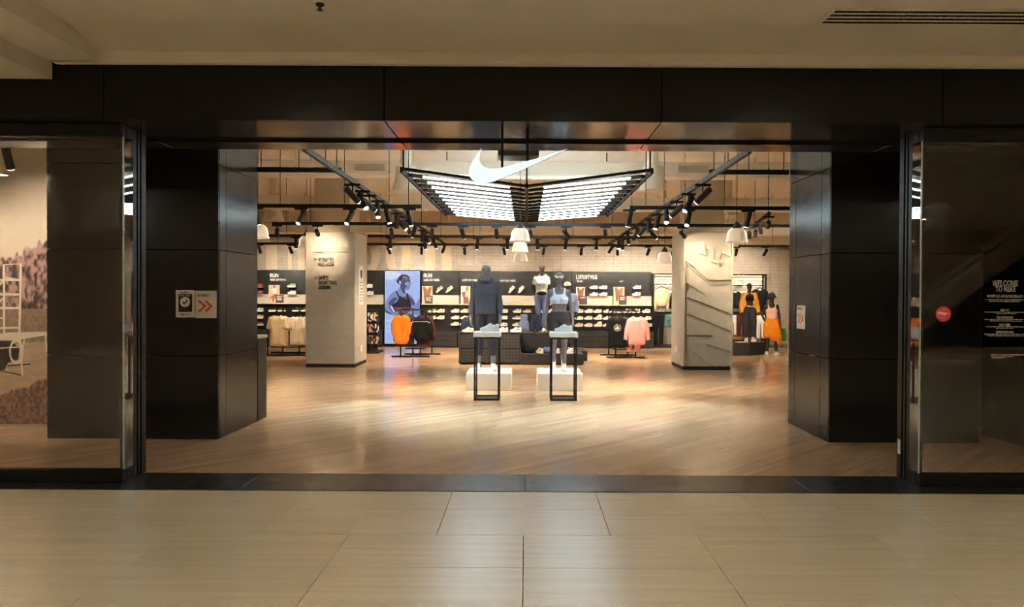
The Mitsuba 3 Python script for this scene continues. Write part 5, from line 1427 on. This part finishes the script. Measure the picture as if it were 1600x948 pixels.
# grey-shirted mannequin on the table
y3 = 18.95
f3 = Figure(1.72, True, arms={'ell': (-0.235, 0.10, 1.19), 'wrl': (-0.15, 0.12, 1.02), 'elr': (0.215, 0.06, 1.15), 'wrr': (0.185, 0.04, 0.93)}, legs={'anl': (-0.06, 0.03, 0.085), 'anr': (0.05, -0.10, 0.085), 'knr': (0.09, -0.08, 0.5)})
mannequin('black mannequin in grey-green T-shirt with waist bag and blue trousers', on(846, y3, 0)[0], y3, ZT2, f3, 'mat_skin_black')
wear(f3, 'tee_shirt', f3.torso(0.020) + f3.arm('l', 0.020, 'mid', 0.45) + f3.arm('r', 0.020, 'mid', 0.45), 'mat_cloth_sage', [((0, 0, 1), 1.055), ((0, 0, -1), -1.53)], 0.006, seed=9, holes=[NECK, VNECK])
wear(f3, 'waist_bag', [hull(((-0.09, -0.10, 1.04), 0.035), ((0.09, -0.10, 1.04), 0.035), ((0, -0.12, 1.06), 0.035), ((0, -0.115, 1.02), 0.035)), hull(((-0.13, 0.0, 1.05), 0.02), ((-0.09, -0.09, 1.045), 0.03)), hull(((0.13, 0.0, 1.05), 0.02), ((0.09, -0.09, 1.045), 0.03))], 'mat_cloth_black', [], 0.001, 0.02, label='black waist bag')
wear(f3, 'trousers', [hull(*[((q * 0.082, 0.012, 0.95), 0.108) for q in (-1, 1)], *[((q * 0.055, 0.0, 1.06), 0.090) for q in (-1, 1)])] + sum([f3.leg(k, 0.018, 'an', 0.9) for k in 'lr'], []), 'mat_cloth_denim', [((0, 0, 1), 0.13)], 0.006, seed=10)
shoes_on(f3, 'white', 'low', 0.98)

# capped mannequin in the open jacket
y4 = 19.0
x4 = on(886.5, y4, 0)[0]
f4 = Figure(1.72, False, arms={'ell': (-0.25, 0.03, 1.15), 'elr': (0.255, 0.03, 1.15), 'wrr': (0.24, -0.06, 0.92), 'wrl': (-0.24, -0.06, 0.92)})
mannequin('black mannequin with cream cap and open grey jacket', x4, y4, zbn, f4, 'mat_skin_black', 12)
wear(f4, 'jacket', f4.torso(0.034) + f4.arm('l', 0.024, 'fore', 0.95) + f4.arm('r', 0.024, 'fore', 0.95), 'mat_cloth_blue', [((0, 0, 1), 1.0), ((0, 0, -1), -1.50)], 0.008, seed=12)
wear(f4, 'inner_top', [hull(((-0.02, -0.12, 1.44), 0.03), ((0.02, -0.12, 1.44), 0.03), ((-0.05, -0.128, 1.05), 0.02), ((0.05, -0.128, 1.05), 0.02))], 'mat_cloth_black', [], 0.002, 0.02, label='black inner top')
wear(f4, 'trousers', sum([f4.leg(k, 0.020, 'an', 0.9) for k in 'lr'], []) + [hull(*[((q * 0.085, 0.012, 0.96), 0.115) for q in (-1, 1)], *[((q * 0.07, 0.0, 1.05), 0.10) for q in (-1, 1)])], 'mat_cloth_charcoal', [((0, 0, 1), 0.13)], 0.006, seed=13)
wear(f4, 'cap', [hull(((0, 0.024, 1.725), 0.097), ((0, -0.022, 1.722), 0.088)), hull(((-0.055, -0.12, 1.725), 0.012), ((0.055, -0.12, 1.725), 0.012), ((0, -0.165, 1.72), 0.010), ((0, -0.06, 1.735), 0.03))], 'mat_cloth_white', [((0, 0, 1), 1.70)], 0.0, 0.02, label='cream cap')
shoes_on(f4, 'black', 'low')

# ------------------------------------------------------------------ pedestals with one shoe each
def pedestal(px0, px1, y, label):
    x0, x1 = float(at(px0, 600, y)[0]), float(at(px1, 600, y)[0])
    k = thing('pedestal', label, 'pedestal')
    d, t, h = 0.46, 0.026, 0.985
    for xx in (x0, x1 - t):
        for yy in (y, y + d - t):
            obj('leg', bev(xx, xx + t, yy, yy + t, 0.0, h, 0.002), 'mat_track_black', k)
    for zz in (0.0, h - t):
        obj('frame', cat(bx(x0 + t, x1 - t, y + 0.001, y + t, zz + 0.001, zz + t), bx(x0 + t, x1 - t, y + d - t, y + d - 0.001, zz + 0.001, zz + t), bx(x0 + 0.001, x0 + t, y + t, y + d - t, zz + 0.001, zz + t), bx(x1 - t, x1 - 0.001, y + t, y + d - t, zz + 0.001, zz + t)), 'mat_track_black', k)
    tag(obj('top', bev(x0 - 0.012, x1 + 0.012, y - 0.012, y + d + 0.012, h + 0.001, h + 0.075, 0.006), 'mat_white_gloss', k), 'white slab top')
    tag(obj('floor_plate', bx(x0 + t, x1 - t, y + t, y + d - t, 0.001, 0.012), 'mat_fixture_mid', k), 'grey floor plate')
    return (x0 + x1) / 2, y + d / 2, h + 0.0755
pd1 = pedestal(740.2, 780.2, 11.42, 'open black frame pedestal with white top before the hooded mannequin')
pd2 = pedestal(860.3, 901.6, 11.42, 'open black frame pedestal with white top before the sports-bra mannequin')
shoe('runner', 'ice', (pd1[0] + 0.035, pd1[1] - 0.06, pd1[2]), 6, 0, 'pale grey trainer on the pedestal before the hooded mannequin', None, sole='shoe_ice', emblem='shoe_white', scale=1.08)
shoe('runner', 'silver', (pd2[0] - 0.0, pd2[1] - 0.06, pd2[2]), -6, 0, 'pale grey trainer on the pedestal before the sports-bra mannequin', None, sole='shoe_ice', emblem='shoe_white', scale=1.0)

# ------------------------------------------------------------------ platform with two mannequins beyond the relief column
py0 = 20.25
ax0, ax1, ax2 = float(at(1130, 545, py0)[0]), float(at(1171, 545, py0)[0]), float(at(1203, 545, py0)[0])
plk = thing('platform', 'low dark platform with angled front under the mannequin in yellow', 'platform')
pg = Polygon([(ax0, py0), (ax1, py0), (ax2 + 0.1, py0 + 0.55), (ax2 + 0.1, 22.2), (ax0, 22.2)])
obj('body', moved(extrude(pg.buffer(-0.01), 0.33), 0, 0, 0.0), 'mat_fixture_dark', plk)
obj('top', moved(extrude(pg, 0.03), 0, 0, 0.331), 'mat_fixture_mid', plk)
obj('seam', bx(ax1 - 0.005, ax1 + 0.005, py0 + 0.002, py0 + 0.02, 0.01, 0.33), 'mat_joint', plk)
PZT = 0.361
y5 = 20.85
f5 = Figure(1.66, True, arms={'ell': (-0.225, 0.05, 1.15), 'elr': (0.235, 0.02, 1.15), 'wrl': (-0.235, -0.02, 0.91), 'wrr': (0.26, -0.08, 0.92)}, legs={'anl': (-0.07, 0.06, 0.085), 'anr': (0.10, -0.12, 0.085), 'knr': (0.12, -0.12, 0.5)})
mannequin('black mannequin in yellow open jacket, black bra top and dark joggers', float(at(1170.5, 500, y5)[0]), y5, PZT, f5, 'mat_skin_black', -6)
wear(f5, 'bra_top', f5.torso(0.012), 'mat_cloth_black', [((0, 0, 1), 1.235), ((0, 0, -1), -1.50)], 0.001, 0.02, seed=14, holes=SCOOP)
jk = [p for k in 'lr' for p in f5.arm(k, 0.036, 'fore', 0.98)]
for s in (-1, 1):
    jk += [hull(((s * 0.13, 0.01, 1.425), 0.085), ((s * 0.125, -0.005, 1.28), 0.075)), hull(((s * 0.125, -0.005, 1.28), 0.075), ((s * 0.15, 0.0, 1.08), 0.075)), hull(((s * 0.06, -0.03, 1.48), 0.035), ((s * 0.14, -0.01, 1.42), 0.07))]
jk += [hull(((-0.13, 0.05, 1.40), 0.09), ((0.13, 0.05, 1.40), 0.09), ((-0.12, 0.06, 1.1), 0.08), ((0.12, 0.06, 1.1), 0.08))]
wear(f5, 'jacket', jk, 'mat_cloth_mustard', [((0, 0, -1), -1.50)], 0.010, seed=15)
wear(f5, 'joggers', [hull(*[((q * 0.082, 0.012, 0.95), 0.115) for q in (-1, 1)], *[((q * 0.058, 0.0, 1.04), 0.098) for q in (-1, 1)])] + sum([f5.leg(k, 0.034, 'an', 0.86) for k in 'lr'], []), 'mat_cloth_charcoal', [((0, 0, 1), 0.16)], 0.012, seed=16)
wear(f5, 'waistband', [hull(*[((q * 0.055, 0.0, 1.05), 0.098) for q in (-1, 1)])], 'mat_cloth_white', [((0.12, 0, 1), 1.05), ((-0.12, 0, -1), -1.09)], 0.0, 0.02, label='white waistband')
wear(f5, 'socks', sum([[hull((f5.J['an' + k] + V(0, 0.005, 0.10), 0.045), (f5.J['an' + k], 0.043))] for k in 'lr'], []), 'mat_cloth_white', [], 0.0, 0.02, label='white socks')
shoes_on(f5, 'white')
y6 = 20.75
f6 = Figure(1.72, True, arms={'ell': (-0.25, 0.10, 1.17), 'wrl': (-0.17, 0.06, 0.98), 'elr': (0.225, 0.03, 1.15), 'wrr': (0.24, -0.03, 0.90)}, legs={'anl': (-0.13, -0.02, 0.085), 'anr': (0.14, 0.04, 0.085), 'knr': (0.13, -0.04, 0.5)})
mannequin('black mannequin in dark bucket hat, pink top and orange draped skirt', float(at(1205.5, 500, y6 - 0.3)[0]), y6 - 0.3, 0.0, f6, 'mat_skin_black', -8)
wear(f6, 'tank_top', f6.torso(0.012), 'mat_cloth_rose', [((0, 0, 1), 1.06), ((0, 0, -1), -1.50)], 0.003, 0.02, seed=17, holes=SCOOP)
wear(f6, 'skirt', [hull(*[((q * 0.055, 0.0, 1.07), 0.088) for q in (-1, 1)], *[((q * 0.10, 0.0, 0.86), 0.125) for q in (-1, 1)]), hull(*[((q * 0.10, 0.0, 0.86), 0.125) for q in (-1, 1)], ((-0.13, 0.0, 0.60), 0.11), ((0.17, 0.0, 0.56), 0.13)),
                   hull(((0.17, 0.0, 0.56), 0.13), ((0.20, 0.02, 0.42), 0.10), ((0.0, 0.0, 0.62), 0.12))], 'mat_cloth_skirt', [((0, 0, 1), 0.34), ((0, 0, -1), -1.095)], 0.030, seed=18, freq=(12, 12, 14))
wear(f6, 'bucket_hat', [hull(((0, 0.024, 1.745), 0.094), ((0, -0.022, 1.742), 0.086))], 'mat_cloth_charcoal', [((0, 0, 1), 1.715)], 0.0, 0.02, label='dark bucket hat')
brim = lathe([(0.085, 0.0), (0.098, 0.02), (0.138, -0.048), (0.136, -0.053), (0.094, 0.008), (0.085, -0.004), (0.085, 0.0)], 24)
obj('hat_brim', moved(brim, 0, 0.0, 1.728), 'mat_cloth_charcoal', f6.key, smooth=40, to_world=f6.place)
shoes_on(f6, 'white')
k = thing('bag', 'green shopping bag beside the orange skirt mannequin', 'bag')
q = at(1222.5, 531, 21.1)
obj('body', bev(float(q[0]) - 0.10, float(q[0]) + 0.10, 21.05, 21.25, 0.36, 0.72, 0.03), 'mat_cloth_green', k, smooth=False)
k = thing('stool', 'small dark stool carrying the green bag', 'stool')
obj('seat', bev(float(q[0]) - 0.16, float(q[0]) + 0.16, 20.98, 21.30, 0.325, 0.36, 0.006), 'mat_column_paint', k)
for sx in (-1, 1):
    for sy in (21.0, 21.27):
        obj('leg', bx(float(q[0]) + sx * 0.13 - 0.012, float(q[0]) + sx * 0.13 + 0.012, sy - 0.012, sy + 0.012, 0.0, 0.326), 'mat_column_paint', k)
q = at(1159, 534, 20.45)
k = thing('price_card', 'white card lying at the front of the platform', 'sign')
obj('board', moved(turned(bx(-0.15, 0.15, -0.10, 0.10, 0, 0.012), 8), float(at(1159, 534, 20.4)[0]), 20.42, PZT + 0.001), 'mat_paper', k)
q = at(1149, 528, 21.2)
k = thing('folded_top', 'brown folded garment on the platform beside the mannequin in yellow', 'folded clothes')
obj('body', folds(finish(m3.Manifold.hull_points(np.array(bev(float(q[0]) - 0.16, float(q[0]) + 0.18, 21.1, 21.4, PZT + 0.008, PZT + 0.108, 0.03).vertices)), 0.03, 2), 0.006), 'mat_cloth_brown', k, smooth=40)

# ------------------------------------------------------------------ table at the notice pier, pouch stand next to the screen
yq0, yq1 = 9.47, 9.79
xr = -3.45
k = thing('side_table', 'dark side table with pale top standing against the notice pier end', 'side table')
obj('body', bev(xr - 0.9, xr, yq0, yq1, 0.0, 1.06, 0.006), 'mat_fixture_dark', k)
obj('top', bev(xr - 0.905, xr + 0.012, yq0 - 0.01, yq1 + 0.01, 1.061, 1.10, 0.004), 'mat_shelf_cream', k)
yst = 20.3
q0, q1 = at(564, 500, yst), at(583.5, 500, yst)
k = thing('pouch_stand', 'dark narrow stand hung with patterned pouches beside the sign column', 'display stand')
obj('body', bev(float(q0[0]), float(q0[0]) + 0.16, yst, yst + 0.7, 0.02, 1.22, 0.006), 'mat_fixture_dark', k)
obj('base', bev(float(q0[0]), float(q1[0]) + 0.12, yst - 0.02, yst + 0.72, 0.0, 0.06, 0.006), 'mat_fixture_dark', k)
obj('board', bev(float(q0[0]) + 0.15, float(q1[0]) + 0.05, yst + 0.30, yst + 0.36, 0.06, 1.20, 0.004), 'mat_fixture_mid', k)
for i, z in enumerate((1.14, 0.83, 0.52)):
    obj('hook', bar((float(q0[0]) + 0.16, yst + 0.30, z), (float(q0[0]) + 0.16, yst - 0.05, z), 0.012, 0.012), 'mat_steel', k)
    obj('hook', bar((float(q1[0]) - 0.02, yst + 0.30, z), (float(q1[0]) - 0.02, yst - 0.05, z), 0.012, 0.012), 'mat_steel', k)
for n_, (a, b) in enumerate((((232, 226, 214), (30, 28, 28)), ((40, 34, 34), (214, 160, 160)), ((60, 50, 50), (226, 210, 190)))):
    mat('pouch_%d' % n_, proc(lambda p, n, uv, a=a, b=b, n_=n_: mix(lin(*a), lin(*b), smoothstep(0.48, 0.52, noise(p.x * 26 + n_ * 9, p.z * 18, 0)))), 0.5)
for i, z in enumerate((1.13, 0.82, 0.51)):
    for j in range(2):
        x = float(q0[0]) + 0.25 + j * 0.16
        kk = thing('pouch', ['black and white', 'rose and black', 'pale speckled'][i] + ' patterned pouch ' + ['against the sign column side of', 'on the screen side of'][j] + ' the pouch stand', 'pouch', None)
        obj('body', bev(x - 0.075, x + 0.075, yst - 0.02 + 0.05 * j, yst + 0.04 + 0.05 * j, z - 0.24, z + 0.005, 0.02), 'mat_pouch_%d' % ((i + 2 * j) % 3), kk)
        obj('handle', rod((x, yst + 0.0, z), (x, yst + 0.28, z + 0.004), 0.006, 6), 'mat_track_black', kk)

# ------------------------------------------------------------------ notices on the piers
def paper_notice(name, label, px0, px1, py0, py1, y):
    x0, x1 = float(at(px0, (py0 + py1) / 2, y)[0]), float(at(px1, (py0 + py1) / 2, y)[0])
    z0, z1 = float(at((px0 + px1) / 2, py1, y)[2]), float(at((px0 + px1) / 2, py0, y)[2])
    k = thing(name, label, 'notice')
    obj('sheet', bx(x0, x1, y - 0.004, y, z0, z1), 'mat_paper', k)
    return k, x0, z0, x1 - x0, z1 - z0
NY = PIER0 - 0.001
k, x0, z0, w, h = paper_notice('paper_notice', 'white notice with dark square and tick mark in a white disc', 275, 304.6, 453.2, 495.6, NY)
F = lambda poly, lv, m, key=None, part='print': obj(part, upright(extrude(poly, 0.001), x0, NY - 0.004 - lv * 0.001, z0), m, key or k)
F(affinity.scale(sbox(0.14, 0.20, 0.86, 0.86).buffer(-0.02).buffer(0.02), w, h, origin=(0, 0)), 0, 'mat_card_dark' if False else 'mat_letter_black')
cx, cz, rr = w * 0.49, h * 0.565, w * 0.265
F(Point(cx, cz).buffer(rr, 24), 1, 'mat_paper')
F(LineString([(cx - rr * 0.45, cz - rr * 0.02), (cx - rr * 0.15, cz - rr * 0.38), (cx + rr * 0.5, cz + rr * 0.45)]).buffer(rr * 0.13, cap_style=2), 2, 'mat_letter_black')
t_ = text('SAFETY SEAL', h * 0.05, 0.001, True, w * 0.58)
obj('print', upright(t_, x0 + w * 0.20, NY - 0.005, z0 + h * 0.775), 'mat_paper', k)
F(shapely.union_all([sbox(w * 0.45, h * 0.90, w * 0.53, h * 0.96), sbox(w * 0.26, h * 0.91, w * 0.42, h * 0.93), sbox(w * 0.56, h * 0.91, w * 0.74, h * 0.93), sbox(w * 0.18, h * 0.10, w * 0.30, h * 0.12), sbox(w * 0.48, h * 0.10, w * 0.78, h * 0.115),
                     sbox(w * 0.33, h * 0.06, w * 0.375, h * 0.10), sbox(w * 0.39, h * 0.06, w * 0.435, h * 0.10), sbox(w * 0.33, h * 0.11, w * 0.375, h * 0.15), sbox(w * 0.39, h * 0.11, w * 0.435, h * 0.15)]), 0, 'mat_letter_black')
k, x0, z0, w, h = paper_notice('paper_notice', 'white ENTRANCE notice with two orange-red arrows', 305.6, 338.6, 454, 497, NY)
obj('print', upright(text('ENTRANCE', h * 0.075, 0.001, True, w * 0.54), x0 + w * 0.09, NY - 0.004, z0 + h * 0.79), 'mat_letter_black', k)
def chevrons(w, h):
    g = []
    for o in (0.16, 0.46):
        g.append(LineString([(w * o, h * 0.63), (w * (o + 0.30), h * 0.44), (w * o, h * 0.24)]).buffer(h * 0.042, cap_style=2, join_style=2))
    return shapely.union_all(g)
F(chevrons(w, h), 0, 'mat_chevron_red', k)
# the one on the inner side of the other pier
ny0, ny1 = 9.26, 8.98
k = thing('paper_notice', 'white notice with red arrows on the inner side of the chevron pier', 'notice')
nz0, nz1 = 1.24, 1.53
obj('sheet', bx(PR - 0.004, PR, ny1, ny0, nz0, nz1), 'mat_paper', k)
obj('print', upright(extrude(affinity.translate(chevrons(ny0 - ny1, nz1 - nz0), 0, 0), 0.001), PR - 0.004, ny0, nz0, SIDE), 'mat_chevron_red', k)
obj('print', upright(text('ENTRANCE', 0.018, 0.001, True, 0.15), PR - 0.004, ny0 - 0.03, nz1 - 0.05, SIDE), 'mat_letter_black', k)
k = thing('door_handle_plate', 'small steel latch on the inner side of the chevron pier', 'latch')
obj('plate', bev(PR - 0.010, PR, 8.66, 8.80, 0.935, 0.948, 0.002), 'mat_steel', k)

# ------------------------------------------------------------------ lettering and sticker on the window
GF = GY - 0.004
def win_text(s, px0, px1, py0, py1, bold=True):
    x0, x1 = float(at(px0, py0, GF)[0]), float(at(px1, py0, GF)[0])
    z0, z1 = float(at(px0, py1, GF)[2]), float(at(px0, py0, GF)[2])
    return upright(text(s, z1 - z0, 0.001, bold, x1 - x0), x0, GF + 0.002, z0)
k = thing('window_lettering', 'white WELCOME lettering with small text lines on the shop window', 'lettering')
obj('headline', cat(win_text('WELCOME', 1551, 1591, 438, 446.3), win_text('TO NIKE', 1555.5, 1587.5, 447.3, 455.2)), 'mat_vinyl' if 'mat_vinyl' in scene else rgbmat('vinyl', 178, 172, 160, 0.7), k)
for t_ in (('WHERE ALL ATHLETES BELONG', 1542.5, 1599, 460.5, 464.5), ('NIKE APP', 1563.5, 1577, 482.8, 486), ('NIKE EXPERIENCES', 1557.5, 1583, 494, 497.4), ('MEET NIKE', 1561.5, 1579, 505.5, 509), ('MEMBER REWARDS', 1556.5, 1584, 517, 520.2)):
    obj('subhead', win_text(*t_), 'mat_vinyl', k)
fine = []
for px0, px1, py in ((1539, 1604, 468.3), (1546, 1594, 471), (1538, 1606, 487.6), (1556, 1588, 490), (1538, 1604, 499), (1547, 1598, 501.5), (1541, 1604, 510.4), (1556, 1584, 512.8), (1538, 1606, 522.2), (1543, 1602, 524.6), (1548, 1604, 554.2), (1549, 1584, 557), (1549, 1570, 559)):
    a, b = at(px0, py + 0.45, GF), at(px1, py - 0.45, GF)
    n_ = int((b[0] - a[0]) / 0.022)
    r3 = random.Random(int(px0 + py * 7))
    x = float(a[0])
    while x < b[0]:
        wd = r3.uniform(0.010, 0.035)
        fine.append(bx(x, min(x + wd, float(b[0])), GF + 0.0005, GF + 0.0015, float(a[2]), float(b[2])))
        x += wd + 0.006
obj('small_print', cat(fine), 'mat_vinyl', k)
k = thing('round_sticker', 'small round red sticker on the shop window beside the welcome lettering', 'sticker')
q = at(1474.3, 490.5, GF)
obj('disc', upright(extrude(Point(0, 0).buffer(0.066, 32), 0.001), float(q[0]), GF + 0.003, float(q[2])), 'mat_sticker_red', k)
obj('lettering', upright(text('zing', 0.026, 0.0008, True, 0.066), float(q[0]) - 0.05, GF + 0.002, float(q[2]) - 0.004), 'mat_letter_white', k)
obj('lettering', cat(bx(float(q[0]) + 0.022, float(q[0]) + 0.045, GF + 0.0012, GF + 0.002, float(q[2]) + 0.0, float(q[2]) + 0.005), bx(float(q[0]) - 0.025, float(q[0]) + 0.025, GF + 0.0012, GF + 0.002, float(q[2]) - 0.030, float(q[2]) - 0.027), bx(float(q[0]) - 0.012, float(q[0]) + 0.02, GF + 0.0012, GF + 0.002, float(q[2]) + 0.036, float(q[2]) + 0.039)), 'mat_letter_white', k)

# ------------------------------------------------------------------ the sepia mural behind the other window
MY = 9.005
k = thing('mural', 'large sepia photo mural of a white ladder and table in a garden', 'mural')
mz0, mz1 = 0.03, 3.62
hz_ = lambda py: float(at(40, py, MY)[2])
z_tree1, z_tree0, z_lawn, z_path, z_grass = hz_(405), hz_(482), hz_(530), hz_(555), hz_(600)
def mural_fn(p, n, uv):
    g = fbm(p.x * 30.0, p.z * 30.0, 3.0, 3)
    sky_c = mix(lin(206, 188, 162), lin(222, 206, 182), noise(p.x * 1.5, p.z * 1.5, 1.0))
    tree_h = z_tree1 - 0.1 + 0.22 * noise(p.x * 4.0, 0.0, 2.0) + 0.12 * noise(p.x * 22.0, p.z * 9.0, 2.0) + 0.25 * smoothstep(-6.1, -5.6, p.x)
    tree_c = mix(lin(84, 60, 54), lin(188, 152, 142), smoothstep(0.30, 0.72, fbm(p.x * 26.0, p.z * 13.0, 5.0, 3)))
    hedge = smoothstep(z_tree0 + 0.12, z_tree0 + 0.05, p.z)
    tree_c = mix(tree_c, lin(52, 38, 34), 0.75 * hedge * smoothstep(0.35, 0.55, noise(p.x * 8.0, p.z * 8.0, 1.0)))
    c = mix(sky_c, tree_c, smoothstep(0.03, -0.03, p.z - tree_h))
    lawn = mix(lin(132, 104, 86), lin(168, 138, 114), g)
    c = mix(c, lawn, smoothstep(0.01, -0.01, p.z - z_tree0))
    path = mix(lin(176, 148, 120), lin(206, 180, 148), fbm(p.x * 8.0, p.z * 30.0, 1.0, 3))
    edge = z_lawn - 0.06 + 0.05 * noise(p.x * 3.0, 1.0, 1.0)
    c = mix(c, path, smoothstep(0.02, -0.02, p.z - edge))
    near = z_grass - 0.02 + 0.42 * (p.x + 6.0) + 0.06 * noise(p.x * 9.0, 4.0, 1.0) + 0.03 * noise(p.x * 40.0, 4.0, 1.0)
    tuft = mix(lin(96, 66, 54), lin(158, 118, 100), smoothstep(0.25, 0.75, fbm(p.x * 34.0, p.z * 26.0, 7.0, 3)))
    return mix(c, tuft, smoothstep(0.02, -0.02, p.z - near))
mat('mural', proc(mural_fn), 0.6)
mat('mural_white', lin(226, 212, 186), 0.6)
mat('mural_dark', lin(46, 36, 34), 0.6)
obj('sheet', bx(-9.4, -5.39, MY, MY + 0.014, mz0, mz1), 'mat_mural', k)
def stroke(pts, wpx, lv=1):
    return LineString([tuple(at(a, b, MY)[[0, 2]]) for a, b in pts]).buffer(wpx / 2 * MY / FOCAL, cap_style=2)
def mz(x, y):
    return x / 3.1625, 380 + y / 3.16
white = [stroke([mz(104, 100), mz(97, 460)], 3.6), stroke([mz(20, 105), mz(22, 475)], 3.4), stroke([mz(-30, 100), mz(-26, 470)], 3.4), stroke([mz(-60, 180), mz(106, 182)], 3.2), stroke([mz(20, 168), mz(104, 182)], 2.4), stroke([mz(-60, 250), mz(108, 253)], 3.6), stroke([mz(-60, 318), mz(102, 320)], 3.6),
         stroke([mz(-30, 245), mz(22, 175)], 3), stroke([mz(-20, 310), mz(16, 270)], 2.6), stroke([mz(-50, 420), mz(98, 416)], 3), stroke([mz(-50, 372), mz(16, 368)], 2.4), stroke([mz(18, 105), mz(104, 102)], 1.4),
         Polygon([tuple(at(*mz(*q), MY)[[0, 2]]) for q in ((-80, 466), (30, 440), (232, 436), (240, 452), (118, 472), (95, 478), (-80, 478))]), stroke([mz(100, 470), mz(112, 655)], 3), stroke([mz(122, 474), mz(108, 560)], 2.2), stroke([mz(226, 452), mz(232, 535)], 2.4), stroke([mz(-40, 520), mz(90, 512)], 1.8)]
dark = [Polygon([tuple(at(*mz(*q), MY)[[0, 2]]) for q in ((-80, 480), (60, 484), (96, 520), (90, 572), (40, 590), (22, 625), (-80, 630))]), stroke([mz(0, 628), mz(120, 655)], 1.4), stroke([mz(40, 604), mz(150, 596)], 1.8)]
sbm = sbox(-9.39, mz0, -5.391, mz1)
for g in shapely.union_all(dark).intersection(sbm).geoms:
    obj('picture', upright(extrude(g, 0.002), 0, MY, 0), 'mat_mural_dark', k)
ring = Point(*at(*mz(82, 535), MY)[[0, 2]])
wu = shapely.union_all(white + [affinity.scale(ring.buffer(0.11).difference(ring.buffer(0.085)), 0.8, 1.4)]).intersection(sbm)
for g in getattr(wu, 'geoms', [wu]):
    obj('picture', upright(extrude(g, 0.002), 0, MY - 0.002, 0), 'mat_mural_white', k)
